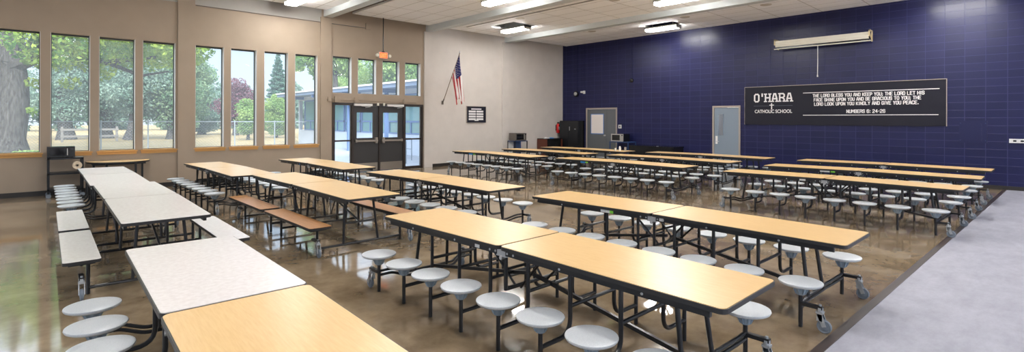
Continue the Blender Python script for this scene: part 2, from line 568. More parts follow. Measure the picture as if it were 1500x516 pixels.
for i, (a, b) in enumerate(BEAMS):
    x0 = b + .58
    x1 = BEAMS[i + 1][0] if i + 1 < len(BEAMS) else XB
    if i == 0: x0 = b + .58
    yend = 15.16
    mb = MB()
    xs = sorted(HOLES[i], key=lambda t: t[1])
    if i == 4: x0 = b + .62
    y = Y0
    for h_ in xs:
        hx, hy = h_[0], h_[1]
        HW = h_[2] if len(h_) > 2 else .72
        mb.box(x0, x1, y, hy, ZC, ZC + .04)
        mb.box(x0, hx, hy, hy + HL, ZC, ZC + .04)
        mb.box(hx + HW, x1, hy, hy + HL, ZC, ZC + .04)
        # dark plenum walls round the opening
        y = hy + HL
        LAMPS.append((hx + HW / 2, hy + HL / 2))
    mb.box(x0, x1, y, yend, ZC, ZC + .04)
    struct('ceiling', mb, M['tile'], 'white ceiling tiles in a suspended grid')
    # light metal edge trim on the window-side and beam-side edges of the tiles
    mt = MB().box(x0 - .02, x0, Y0, yend, ZC - .006, ZC + .055).box(x0 - .02, x1, yend, yend + .02, ZC - .006, ZC + .055)
    struct('trim_%d' % (i + 12), mt, M['white'], 'white edge trim of the tile grid')

t = thing('linear_vent', 'long dark slot vent in the ceiling tiles beside the second beam', 'ceiling vent', (11.30, 3.3, ZC))
MB().box(-.05, .05, -11.2, 11.2, -.004, 0).build('slot', M['deck'], t)
MB().box(-.075, -.05, -11.2, 11.2, -.012, 0).box(.05, .075, -11.2, 11.2, -.012, 0).build('flange', M['white'], t)
# ceiling lamps
def make_lamp(x, y, vis):
    t = thing('ceiling_light', 'long lit ceiling light in a tile opening', 'ceiling light', (x + .1, y + .05, 4.98))
    h = MB()
    h.box(-.17, .17, -.62, .62, .0, .05)
    h.box(-.17, .17, -.62, -.60, -.08, .05).box(-.17, .17, .60, .62, -.08, .05)
    h.build('housing', M['lampmetal'], t)
    MB().box(-.15, .15, -.59, .59, -.066, -.001).build('lens', M['lens'], t)
    for sy in (-.4, .4):
        MB().tube([(0, sy, .05), (0, sy, .76)], .006, 6).build('hanger', M['lampmetal'], t)
    return t
LT = {}
for (x, y) in LAMPS:
    t = make_lamp(x, y, True)
    LT[(round(x, 1), round(y, 1))] = t
    if 12 < x < 13 and y > 12: t['label'] = 'lit ceiling light above the flag wall, between the two middle beams'
    elif x > 15 and 8 < y < 10: t['label'] = 'lit ceiling light in an opening right beside the blue wall'
    elif 8 < x < 10 and y > 9: t['label'] = 'ceiling light cut by the top edge, left of the dark ceiling slot'
    elif 4 < x < 6 and y > 12: t['label'] = 'leftmost ceiling light, cut by the top edge above the tall windows'
    elif 12 < x < 14 and 5 < y < 9: t['label'] = 'ceiling light at the top edge right of the second long beam'
    else: t['label'] = 'long ceiling light outside the view'; t['group'] = 'ceiling lights behind the camera'
# round ceiling discs
for (x, y, lab) in [(11.66, 12.07, 'round beige ceiling speaker left of the lit flag-wall light'), (15.30, 11.94, 'round beige ceiling speaker nearest the blue corner'),
                    (15.34, 8.2, 'round beige ceiling speaker above the lit light by the blue wall'), (15.39, 5.71, 'rightmost round beige ceiling speaker over the blue wall'),
                    (11.75, 8.38, 'round beige ceiling speaker at the top edge, mid ceiling')]:
    t = thing('ceiling_speaker', lab, 'ceiling speaker', (x, y, ZC), 0, None)
    MB().lathe([(.0001, -.012), (.13, -.012), (.15, -.006), (.155, 0), (.0001, 0)], n=24).build('grille', M['vent'], t)

# ------------------------------------------------------------------ windows
def make_window(idx, x0, x1, z0, z1, ledge=True):
    o = thing('window_%d' % idx, None, None, ((x0 + x1) / 2, YW + .165, z0))
    for k in ('category',):
        if k in o: del o[k]
    o['kind'] = 'structure'
    w = (x1 - x0) / 2; h = z1 - z0
    f = MB(); t = .022
    f.box(-w, w, -.02, .05, 0, t).box(-w, w, -.02, .05, h - t - .012, h).box(-w, -w + t, -.02, .05, t, h - t).box(w - t, w, -.02, .05, t, h - t)
    f.build('window_frame', M['wframe'], o)
    MB().box(-w + t, w - t, .008, .014, t, h - t - .012).build('window_pane', M['glass'], o)
    rv = MB()
    rv.box(-w, -w + .008, -.165, -.02, 0, h).box(w - .008, w, -.165, -.02, 0, h).box(-w, w, -.165, -.02, 0, .006)
    rv.build('reveal', M['reveal'], o)
    if ledge:
        l = MB().box(-w - .045, w + .045, -.22, -.165, -.03, .0).box(-w - .03, w + .03, -.185, -.165, -.09, -.03).box(-w, w, -.165, -.02, .0, .012)
        l.build('window_ledge', M['ledge'], o)
n_ = 0
for (a, b) in TALL:
    n_ += 1
    make_window(n_, a, b, ZS, ZH)
for (a, b) in CLER:
    n_ += 1
    make_window(n_, a, b, ZCS, ZCH, False)

# ------------------------------------------------------------------ entrance doors
fr = thing('door_1', None, None, (0, YW, 0))
fr['kind'] = 'structure'
fm = MB()
yb, yf = .12, -.03
def fbx(mb, x0, x1, z0, z1, a=yf, b=yb): mb.box(x0, x1, a, b, z0, z1)
fbx(fm, DX0, DX0 + .06, 0, DZ); fbx(fm, DX1 - .06, DX1, 0, DZ); fbx(fm, DX0 + .06, DX1 - .06, 2.165, DZ)
fbx(fm, 7.375, 7.445, 0, 2.165); fbx(fm, 9.26, 9.335, 0, 2.165); fbx(fm, 8.325, 8.375, 0, 2.165)
fm.build('door_frame', M['bronze'], fr)
for (a, b) in ((DX0 + .06, 7.375), (9.335, DX1 - .06)):
    s_ = MB()
    fbx(s_, a, b, 0, .09, 0, .07); fbx(s_, a, b, 1.01, 1.06, 0, .07); fbx(s_, a, a + .03, .09, 2.165, 0, .07); fbx(s_, b - .03, b, .09, 2.165, 0, .07)
    so = s_.build('sidelight_frame', M['bronze'], fr)
    MB().box(a + .03, b - .03, .03, .036, .09, 1.01).box(a + .03, b - .03, .03, .036, 1.06, 2.165).build('sidelight_glass', M['glass2'], so)
for i, (a, b, g0, g1) in enumerate(((7.45, 8.32, 7.56, 8.13), (8.38, 9.255, 8.50, 9.07))):
    d_ = MB()
    fbx(d_, a, b, .01, 1.11, .01, .055); fbx(d_, a, b, 1.945, 2.16, .01, .055); fbx(d_, a, g0, 1.11, 1.945, .01, .055); fbx(d_, g1, b, 1.11, 1.945, .01, .055)
    do = d_.build('door_leaf', M['leaf_door'], fr)
    MB().box(g0, g1, .03, .036, 1.11, 1.945).build('door_glass', M['glass2'], do)
    MB().box(a + .02, b - .02, .002, .01, .03, .29).build('kick_plate', M['steel'], do)
    hb = MB().box(a + .04, b - .04, -.075, -.045, .985, 1.045)
    lx = b - .14 if i == 0 else a + .06
    hb.box(lx, lx + .08, -.085, .01, .93, 1.12).box(a + .04 if i == 0 else b - .1, (a + .1) if i == 0 else b - .04, -.06, .01, .97, 1.06)
    hb.build('panic_bar', M['steel'], do)
    cx0 = 7.44 if i == 0 else 8.62
    MB().box(cx0, cx0 + .62, -.10, .01, 2.155, 2.225).tube([(cx0 + .25, -.06, 2.15), (cx0 + .5, -.2, 2.13), (cx0 + .42, .0, 2.10)], .008, 6).build('door_closer', M['white'], do)
# conduit and sensor boxes above the entrance
t = thing('alarm_conduit', 'tan conduit with small boxes running above the dark entrance doors', 'conduit', (0, YW - .046, 0))
MB().tube([(6.72, -.02, 2.34), (9.75, -.02, 2.31)], .012, 6).tube([(6.5, -.06, 2.37), (6.9, -.06, 2.37)], .012, 6).build('pipe', M['tan'], t)
for x, w, h in ((6.60, .10, .12), (6.86, .18, .18), (7.50, .12, .15), (9.28, .12, .14)):
    MB().box(x - w / 2, x + w / 2, -.09, 0, 2.34 - h / 2, 2.34 + h / 2).build('junction_box', M['tan'], t)
for x in (8.27, 8.49):
    MB().box(x - .025, x + .025, -.06, 0, 2.17, 2.26).build('sensor', M['cream'], t)
# thin conduit on the wall top
t = thing('wall_conduit', 'thin grey conduit running along the tan wall top to a small box', 'conduit', (0, YW, 0))
MB().tube([(3.05, -.02, 4.70), (7.9, -.02, 4.70)], .010, 6).build('pipe', M['deck'], t)
MB().box(7.85, 8.02, -.05, 0, 4.66, 4.86).build('junction_box', M['tan'], t)

# ------------------------------------------------------------------ blue wall doors
def wall_door(name, y0, y1, h, paint, frame_m, leaf_y0, leaf_y1):
    o = thing(name, None, None, (XB, 0, 0))
    o['kind'] = 'structure'
    f = MB()
    f.box(-.03, .1, y0, y0 + .055, 0, h).box(-.03, .1, y1 - .055, y1, 0, h).box(-.03, .1, y0 + .055, y1 - .055, h - .06, h)
    f.build('door_frame', frame_m, o)
    return o
d3 = wall_door('door_2', *D3, M['door_grey'], M['frame_tan'], 0, 0)
lf = MB().box(.0, .045, 12.47, 12.95, .01, 2.17).box(.0, .045, 12.955, 13.97, .01, 2.17).build('door_leaf', M['door_grey'], d3)
MB().box(-.006, 0, 13.09, 13.78, 1.11, 1.98).build('tape_border', M['bluetape'], lf)
MB().box(-.010, -.006, 13.12, 13.75, 1.14, 1.95).build('paper_sheet', M['paper'], lf)
MB().lathe([(.0001, 0), (.035, 0), (.035, -.01), (.012, -.012), (.012, -.04), (.028, -.05), (.028, -.075), (.0001, -.08)], (0, 13.02, 1.06), 16, 'x').build('door_knob', M['chrome'], lf)
d4 = wall_door('door_3', *D4, M['door_blue'], M['frame_tan'], 0, 0)
lf = MB().box(0, .045, 7.41, 8.27, .01, 1.19).box(0, .045, 7.41, 8.27, 1.93, 2.16).box(0, .045, 7.41, 7.95, 1.19, 1.93).box(0, .045, 8.13, 8.27, 1.19, 1.93).build('door_leaf', M['door_blue'], d4)
MB().box(-.012, .0, 7.93, 7.955, 1.17, 1.95).box(-.012, .0, 8.125, 8.15, 1.17, 1.95).box(-.012, .0, 7.955, 8.125, 1.17, 1.195).box(-.012, .0, 7.955, 8.125, 1.925, 1.95).build('lite_frame', M['door_blue'], lf)
MB().box(.02, .026, 7.95, 8.13, 1.19, 1.93).build('door_glass', M['glass2'], lf)
MB().box(-.012, 0, 8.15, 8.22, .88, 1.16).build('lock_plate', M['white'], lf)
MB().tube([(-.01, 8.185, .97), (-.05, 8.185, .97), (-.05, 8.08, .97)], .011, 8).build('door_handle', M['chrome'], lf)
# corridor behind the narrow pane, with an added glowing panel to brighten it
struct('wall_corridor', MB().box(XB + 1.4, XB + 1.5, 6.2, 9.6, 0, 3).box(XB + .2, XB + 1.5, 9.5, 9.6, 0, 3).box(XB + .2, XB + 1.5, 6.2, 6.3, 0, 3).box(XB + .2, XB + 1.5, 6.2, 9.6, -.1, 0), M['light'])
t = thing('corridor_glow_panel', 'glowing panel added in the corridor behind the narrow door pane', 'glow panel', (XB + 1.36, 7.9, 1.5))
MB().box(-.02, .03, -.5, .5, -.05, .9).build('lens', mat('corridor_glow', (1, 1, 1), emit=(1.0, .93, .75), es=1.6), t)
struct('wall_closet', MB().box(XB + .9, XB + 1.0, 12.2, 14.3, 0, 3), M['light'])

# ================================================================== EXTERIOR
struct('ground_field', MB().box(-70, 110, YW + WT, 170, -.32, -.03), M['grass'])
struct('ground_pavement', MB().box(6.3, 13.2, YW + WT, 30, -.03, -.012), M['pave'])

rng = np.random.default_rng(7)
def foliage(name, blobs, n, size, m, parent, thin=1.0):
    """thousands of small leaf faces spread through the blobs: one mesh"""
    vol = np.array([b[3] * b[4] * b[5] for b in blobs]) ** (2 / 3)
    cnt = np.maximum(1, (vol / vol.sum() * n).astype(int))
    C = []
    for b, k in zip(blobs, cnt):
        d = rng.normal(size=(k, 3)); d /= np.linalg.norm(d, axis=1)[:, None]
        r = rng.uniform(0.25, 1, k) ** 0.45
        C.append(np.array(b[:3]) + d * r[:, None] * np.array(b[3:6]))
    C = np.concatenate(C); k = len(C)
    a = rng.normal(size=(k, 3)); a /= np.linalg.norm(a, axis=1)[:, None]
    b = np.cross(a, rng.normal(size=(k, 3))); b /= np.linalg.norm(b, axis=1)[:, None]
    s = size * rng.uniform(.6, 1.3, k)[:, None]
    V = np.stack([C - a * s, C + b * s * .55, C + a * s, C - b * s * .55], 1).reshape(-1, 3)
    me = bpy.data.meshes.new(name)
    me.vertices.add(len(V)); me.vertices.foreach_set('co', V.ravel())
    me.loops.add(4 * k); me.loops.foreach_set('vertex_index', np.arange(4 * k))
    me.polygons.add(k); me.polygons.foreach_set('loop_start', np.arange(0, 4 * k, 4))
    me.polygons.foreach_set('loop_total', np.full(k, 4))
    me.update(calc_edges=True)
    me.materials.append(m)
    return link(name, me, parent)

def tree(label, x, y, trunk_h, trunk_r, blobs, n, size, m, branches=(), name='leafy_tree', cat='tree'):
    t = thing(name, label, cat, (x, y, -.03))
    tk = MB()
    pts = []; rs = []
    for i in range(7):
        q = i / 6
        pts.append((math.sin(q * 4 + x) * trunk_r * .25, math.cos(q * 3 + y) * trunk_r * .2, trunk_h * q)); rs.append(trunk_r * (1.35 if i == 0 else 1.0 - .45 * q))
    tk.tube(pts, rs, 12)
    for br_ in branches:
        tk.tube(br_[0], br_[1], 7)
    tk.build('trunk', M['bark'], t)
    foliage('crown', blobs, n, size, m, t)
    return t

# the big oak at left (coordinates local to its base)
ob = []
random.seed(3)
for i in range(64):
    bx = random.uniform(-9, 8.2)
    by = random.uniform(-5.5, 5)
    edge = 1 - min(1, abs(bx + .3) / 10)
    bz = random.uniform(5.4 - edge * .3, 6.8 + edge * 2.2)
    ob.append((bx, by, bz, random.uniform(1.2, 2.1), random.uniform(1.2, 2.1), random.uniform(.7, 1.25)))
for (bx, by, bz, r_) in [(1.2, -1.8, 4.6, .85), (2.3, -2, 5.0, .9), (3.2, -2, 4.7, .7), (4.2, -2, 5.1, 1.0), (5.3, -2.2, 5.0, .9), (6.4, -1.5, 5.0, .9), (7.2, -1, 5.3, 1.0), (-2.5, -1, 4.7, 1.2),
                         (7.9, -.5, 5.6, .8), (1.0, -1.4, 3.4, .45), (.9, -1.0, 2.1, .3), (-1.1, -1.2, 1.8, .35), (2.2, -1.5, 3.5, .5), (3.4, -1.8, 3.9, .5)]:
    ob.append((bx, by, bz, r_, r_, r_ * .6))
tree('massive old oak with thick furrowed trunk outside the leftmost windows', -1.0, 34.3, 5.2, .82, ob, 46000, .12, M['leaf_oak'],
     [([(0, 0, 4.2), (1.4, -.7, 4.9), (3.6, -1.5, 4.6), (5.6, -2, 5.0)], [.42, .28, .17, .07]),
      ([(0, 0, 4.4), (2.0, .3, 6.2), (5.0, .5, 7.4), (8.0, 0, 8)], [.45, .3, .2, .08]),
      ([(0, 0, 4.3), (-2, .1, 6), (-5, 0, 7.5)], [.45, .3, .1]),
      ([(0, 0, 4.4), (.4, .2, 7), (.2, .5, 10)], [.5, .35, .1]),
      ([(3.6, -1.5, 4.6), (5.0, -1.6, 4.0), (6.2, -1.8, 4.3)], [.12, .08, .04])], name='oak_tree')

def blobs_round(h, r, z0, seed, n=9):
    random.seed(seed); out = []
    for i in range(n):
        z = z0 + (h - z0) * (i + .5) / n
        q = math.sin(math.pi * min(1, (i + 1.2) / (n + .6))) ** .6
        for j in range(3):
            a = random.uniform(0, 6.28); d = r * q * random.uniform(.2, .65)
            out.append((d * math.cos(a), d * math.sin(a), z, r * .5 * q + .3, r * .5 * q + .3, (h - z0) / n * 1.1))
    return out

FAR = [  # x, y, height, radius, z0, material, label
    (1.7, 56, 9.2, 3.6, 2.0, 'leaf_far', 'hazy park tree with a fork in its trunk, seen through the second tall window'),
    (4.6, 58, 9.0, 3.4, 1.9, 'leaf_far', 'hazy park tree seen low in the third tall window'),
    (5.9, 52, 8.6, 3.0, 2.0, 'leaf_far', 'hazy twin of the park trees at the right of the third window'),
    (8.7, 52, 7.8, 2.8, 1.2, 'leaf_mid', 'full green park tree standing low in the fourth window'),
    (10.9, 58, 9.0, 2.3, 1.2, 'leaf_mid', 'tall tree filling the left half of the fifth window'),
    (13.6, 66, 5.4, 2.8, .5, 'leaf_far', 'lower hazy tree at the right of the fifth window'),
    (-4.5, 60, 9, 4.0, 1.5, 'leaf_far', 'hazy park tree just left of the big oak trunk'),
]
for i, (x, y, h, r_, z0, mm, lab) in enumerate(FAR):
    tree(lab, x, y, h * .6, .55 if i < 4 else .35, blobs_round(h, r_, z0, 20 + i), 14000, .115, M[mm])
tree('dark plum-leaved tree behind the fence in the sixth window', 15.6, 60, 5, .25, blobs_round(5.9, 2.3, 1.2, 40), 9000, .10, M['leaf_plum'], name='plum_tree')
tree('small round green tree in front of the plum tree', 12.9, 46, 2.2, .12, blobs_round(3.3, 1.2, .6, 41), 7000, .075, M['leaf_bright'])
# spruce
sx, sy = 20.6, 62
t = thing('spruce_tree', 'tall narrow spruce rising to a point in the seventh window', 'tree', (sx, sy, -.03))
MB().tube([(0, 0, 0), (0, 0, 9.5)], [.28, .03], 8).build('trunk', M['bark'], t)
bl = []
random.seed(5)
for i in range(64):
    q = (i + .5) / 64
    z = 1.0 + 8.6 * q
    rr = 1.9 * (1 - q) ** .9 + .08
    a = i * 2.4
    bl.append((rr * .55 * math.cos(a), rr * .55 * math.sin(a), z, rr * .5 + .05, rr * .5 + .05, .20))
foliage('crown', bl, 18000, .10, M['leaf_fir'], t)
tree('bushy green tree below the spruce in the seventh window', 16.5, 50, 3, .15, blobs_round(3.9, 1.4, .4, 43), 10000, .08, M['leaf_bright'])
# trees behind the school wing
for i, (x, y, h, r_, lab) in enumerate([(27, 58, 11.0, 3.4, 'green tree beyond the far end of the low school wing'),
                                   (24, 41, 10.5, 3.8, 'leafy tree over the wing roof in the first small upper window'),
                                   (27, 38, 11, 4.2, 'leafy tree over the wing roof in the second small upper window'),
                                   (29, 33, 11, 4.4, 'leafy tree over the wing roof in the third small upper window'),
                                   (33, 30, 12, 4.6, 'leafy tree over the wing roof in the last small upper window')]):
    tree(lab, x, y, h * .7, .3, blobs_round(h, r_, 2.4, 60 + i), 17000, .13, M['leaf_bright'])
# overhanging sprig near window eight
tree('near tree beyond the wing whose boughs hang into the top of the eighth tall window', 18.4, 41.5, 7.5, .28,
     [(-2.9, -1.0, 6.6, .9, .9, .6), (-3.4, -1, 5.9, .45, .5, .5), (-2.2, -1, 5.9, .5, .6, .7), (-1.6, -1, 7.0, 1.2, 1.3, .8), (-.2, 0, 8.2, 2.4, 2.4, 1.4), (.6, 0, 6.6, 1.6, 1.6, 1.2), (-1.6, -.6, 5.2, .5, .5, .5)], 9000, .13, M['leaf_bright'],
     [([(0, 0, 5.5), (-1.4, -.6, 6.6), (-3.0, -1, 6.5)], [.14, .08, .03])])
# far hedge line
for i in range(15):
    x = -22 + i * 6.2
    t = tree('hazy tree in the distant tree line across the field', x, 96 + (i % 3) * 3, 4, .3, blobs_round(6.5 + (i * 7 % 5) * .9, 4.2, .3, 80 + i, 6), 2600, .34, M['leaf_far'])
    t['group'] = 'distant tree line'
# ground tufts by the oak
t = foliage('grass_tufts', [(-1.0 + .8, 33.0, .05, 1.0, .7, .16), (-2.4, 33.2, .05, 1.2, .6, .2)], 1800, .07, M['leaf_bright'], None)
tag(t, 'green weeds growing round the foot of the big oak', 'weeds', kind='stuff')

# chain link fence
t = thing('chain_link_fence', 'long grey chain-link fence crossing the dry field', 'fence', (0, 0, -.03))
FX0, FX1 = -12, 12.9
def fy(x): return 38.2 - x * .38 if x < 22 else 30
MB().tube([(x, fy(x), 1.58) for x in (FX0, FX1)], .028, 6).build('top_rail', M['galv'], t)
cm = MB()
W_ = FX1 - FX0
nW = int(W_ / .16)
for i in range(nW + 10):
    for sgn in (1, -1):
        xa = FX0 + i * .16 - (0 if sgn > 0 else 0)
        xb_ = xa + sgn * 1.5
        if min(xa, xb_) < FX0 or max(xa, xb_) > FX1: continue
        cm.tube([(xa, fy(xa), .04), (xb_, fy(xb_), 1.54)], .0045, 3)
cm.build('chain_link', M['galv'], t)
x = FX0
while x <= FX1:
    MB().tube([(x, fy(x), 0), (x, fy(x), 1.66)], .035, 8).build('fence_post', M['galv'], t)
    x += 2.1
# low rail fence
t = thing('rail_fence', 'low pale rail fence with two bars behind the chain-link fence', 'fence', (0, 0, -.03))
for x in (1.4, 3.0, 4.6):
    MB().box(x - .07, x + .07, 49.9, 50.1, 0, 1.15).build('fence_post', M['fencewood'], t)
MB().box(1.3, 4.7, 49.86, 49.9, .85, 1.0).box(1.3, 4.7, 49.86, 49.9, .35, .5).build('rail', M['fencewood'], t)

# school wing -------------------------------------------------------
wing = thing('school_wing', 'low blue-grey school wing with a flat overhanging roof, outside the entrance', 'building', (13.2, 16.0, -.03))
WL = 19.6
w_ = MB()
w_.box(0, 7, 0, WL, 0, 1.03).box(0, 7, 0, WL, 3.0, 3.25).box(0, .2, WL - .2, WL, 1.03, 3.0).box(0, .2, 0, .15, 1.03, 3.0)
w_.box(6.8, 7, 0, WL, 1.03, 3.0)
w_.build('wall', M['siding'], wing)
rf = MB().box(-1.2, 7.4, -.2, WL + .9, 3.42, 3.50)
rf.build('roof', M['roofw'], wing)
MB().box(-1.15, 7.3, -.2, WL + .85, 3.24, 3.42).build('soffit', M['soffit'], wing)
k = 0
y = .2
while y + 1.9 < WL:
    fo = MB().box(-.02, .1, y, y + .09, 1.03, 3.0).box(-.02, .1, y + 1.85, y + 1.94, 1.03, 3.0).box(-.02, .1, y, y + 1.9, 1.60, 1.68).box(-.02, .1, y + .9, y + .97, 1.03, 1.60).box(-.03, .1, y, y + 1.9, 1.03, 1.09).box(-.02, .1, y, y + 1.9, 2.92, 3.0)
    fo = fo.build('window', M['slate'], wing)
    MB().box(.03, .05, y + .05, y + 1.88, 1.06, 2.95).build('pane', M['wingglass'], fo)
    y += 2.05
for y in (2.2, 6.3, 10.4, 14.5, 18.6):
    MB().box(-.75, -.6, y, y + .15, 0, 3.24).box(-1.1, 0, y + .02, y + .12, 3.06, 3.24).build('post', M['slate'], wing)
# handrails outside
for i, (x, y) in enumerate(((10.6, 17.4), (11.6, 18.6))):
    t = thing('handrail', ['grey tubular handrail outside the right sidelight', 'further grey tubular handrail outside the right sidelight'][i], 'handrail', (x, y, -.03))
    MB().tube(fillet([(0, 0, 0), (0, 0, .95), (0, 1.6, .95), (0, 1.6, 0)], .12), .022, 8).build('rail', M['galv'], t)
    MB().tube([(0, .01, .5), (0, 1.59, .5)], .016, 6).build('mid_rail', M['galv'], t)

# ================================================================== TABLES
TZ = 0.690          # height of the table tops at their outer ends
RISE = 0.015        # the two halves meet slightly higher
LT2 = 1.835         # half length
TW = .765
def top_z(y, l2=LT2, rise=RISE): return rise * (1 - abs(y) / l2)

def half_top(l0, l1, w, inset, z0, z1, l2, rise, zbase, rc=.045):
    """rounded-corner slab from y=l0 to y=l1, tilted with top_z"""
    x = w / 2 - inset
    y0, y1 = l0 + inset, l1 - inset
    ring = []
    for (cx, cy, a0) in ((x - rc, y1 - rc, 0), (-x + rc, y1 - rc, 90), (-x + rc, y0 + rc, 180), (x - rc, y0 + rc, 270)):
        for k in range(6):
            a = R(a0 + k * 18)
            ring.append((cx + rc * math.cos(a), cy + rc * math.sin(a)))
    def lift(p, z): return (p[0], p[1], zbase + z + top_z(p[1], l2, rise))
    return MB().rings([[lift(p, z0) for p in ring], [lift(p, z1) for p in ring]])

def caster_mesh(h=.20):
    """caster body; origin at stem top, wheel below"""
    b = MB()
    b.lathe([(.0001, .025), (.011, .025), (.011, 0), (.024, 0), (.024, -.035), (.0001, -.035)], n=10)
    for s in (-.021, .021):
        b.box(-.02, .02, s - .003, s + .003, -.105, -.03)
        b.add([(-.02, s - .003, -.05), (.02, s - .003, -.05), (.05, s - .003, -.14), (.02, s - .003, -.15),
               (-.02, s + .003, -.05), (.02, s + .003, -.05), (.05, s + .003, -.14), (.02, s + .003, -.15)],
              [(0, 1, 2, 3), (7, 6, 5, 4), (0, 4, 5, 1), (1, 5, 6, 2), (2, 6, 7, 3), (3, 7, 4, 0)])
    b.box(-.026, .026, -.026, .026, -.045, -.03)
    return b.mesh('caster', M['caster_metal'])
def wheel_mesh():
    w = MB()
    w.lathe([(.0001, -.015), (.012, -.019), (.03, -.012), (.040, -.010), (.047, -.014), (.054, -.008), (.054, .008), (.047, .014), (.040, .010), (.03, .012), (.012, .019), (.0001, .015)], n=20, axis='y')
    return w.mesh('wheel', M['caster_grey'])
ME_CASTER, ME_WHEEL = caster_mesh(), wheel_mesh()
def add_caster(parent, x, y, rz, z=.20):
    c = link('caster', ME_CASTER, parent, (x, y, z), rz)
    # wheel bottom on the floor: centre at z=.063
    link('wheel', ME_WHEEL, c, (.030, 0, .054 - z))
    return c

# seat disc and hub
SZ = .385
sm_ = MB().lathe([(.0001, SZ - .030), (.145, SZ - .030), (.160, SZ - .022), (.167, SZ - .010), (.165, SZ - .003), (.157, SZ), (.08, SZ + .001), (.0001, SZ + .001)], n=36)
ME_SEAT = sm_.mesh('seat', M['seat'], 50)
hb = MB().lathe([(.0001, SZ - .115), (.028, SZ - .115), (.033, SZ - .11), (.047, SZ - .050), (.066, SZ - .031), (.0001, SZ - .031)], n=16)
for k in range(8):
    a = k * math.pi / 4
    c, s = math.cos(a), math.sin(a)
    p = [(.030, SZ - .108), (.040, SZ - .108), (.076, SZ - .033), (.04, SZ - .033)]
    q = .003
    v = [(r_ * c - q * s, r_ * s + q * c, z) for r_, z in p] + [(r_ * c + q * s, r_ * s - q * c, z) for r_, z in p]
    hb.add(v, [(0, 1, 2, 3), (7, 6, 5, 4), (0, 4, 5, 1), (1, 5, 6, 2), (2, 6, 7, 3), (3, 7, 4, 0)])
ME_HUB = hb.mesh('hub', M['hub'])
TR = .0165
SX = .585           # post distance from the table centre line
VX = .27            # uprights under the table
# regular stool frame (origin at the post foot, table towards +x)
st = MB()
st.tube([(0, 0, .004), (0, 0, SZ - .10)], TR, 10)
st.tube(fillet([(0, 0, .165), (SX - VX, 0, .165), (SX - VX, 0, .632)], .12, 6), TR, 10)
ME_STOOL = st.mesh('stool', M['black'])
# end stool frame: twin bars, upright leg and bracket for the caster
se = MB()
se.tube([(0, 0, .004), (0, 0, SZ - .10)], TR, 10)
for dz in (.205, .165):
    se.tube(fillet([(0, 0, dz), (.15, 0, dz), (.30, .06, dz - .05), (SX - .0, .06, dz - .05)], .04, 4), TR * .85, 8)
se.box(-.02, .02, -.165, 0, .185, .212)
ME_STOOL_END = se.mesh('stool', M['black'])
se = MB()
se.tube([(0, 0, .004), (0, 0, SZ - .10)], TR, 10)
for dz in (.205, .165):
    se.tube(fillet([(0, 0, dz), (.15, 0, dz), (.30, -.06, dz - .05), (SX - .0, -.06, dz - .05)], .04, 4), TR * .85, 8)
se.box(-.02, .02, 0, .165, .185, .212)
ME_STOOL_END2 = se.mesh('stool', M['black'])

def add_tops(t, l2, rise, zb, top_m, near_m=None):
    for s in (1, -1):
        a, b = (.004, l2) if s > 0 else (-l2, -.004)
        mm = top_m if s > 0 else (near_m or top_m)
        e_ = half_top(a, b, TW, 0, -.032, -.0035, l2, rise, zb)
        tp = half_top(a, b, TW, .007, -.0036, 0, l2, rise, zb, .038)
        to = tp.build('tabletop', mm, t)
        e_.build('edge_band', M['edge'], to)
        for sx in (1, -1):
            r = MB()
            xo = sx * (TW / 2 - .030)
            y0, y1 = (s * .05, s * (l2 - .10))
            ya, yb_ = min(y0, y1), max(y0, y1)
            xa, xb_ = min(xo, xo - sx * .028), max(xo, xo - sx * .028)
            zz = [zb + top_z(q, l2, rise) for q in (ya, yb_)]
            v = []
            for (yy, z_) in ((ya, zz[0]), (yb_, zz[1])):
                v += [(xa, yy, z_ - .078), (xb_, yy, z_ - .078), (xb_, yy, z_ - .032), (xa, yy, z_ - .032)]
            r.add(v, [(0, 1, 2, 3), (7, 6, 5, 4), (0, 4, 5, 1), (1, 5, 6, 2), (2, 6, 7, 3), (3, 7, 4, 0)])
            ro = r.build('side_rail', M['black'], t)
            for yy in (.07, .14, .62, 1.30):
                MB().lathe([(.0001, sx * .006), (.006, sx * .006), (.010, sx * .003), (.010, 0), (.0001, 0)][::1], (xo, s * yy, zb + top_z(yy, l2, rise) - .056), 8, 'x').build('bolt', M['chrome'], ro)

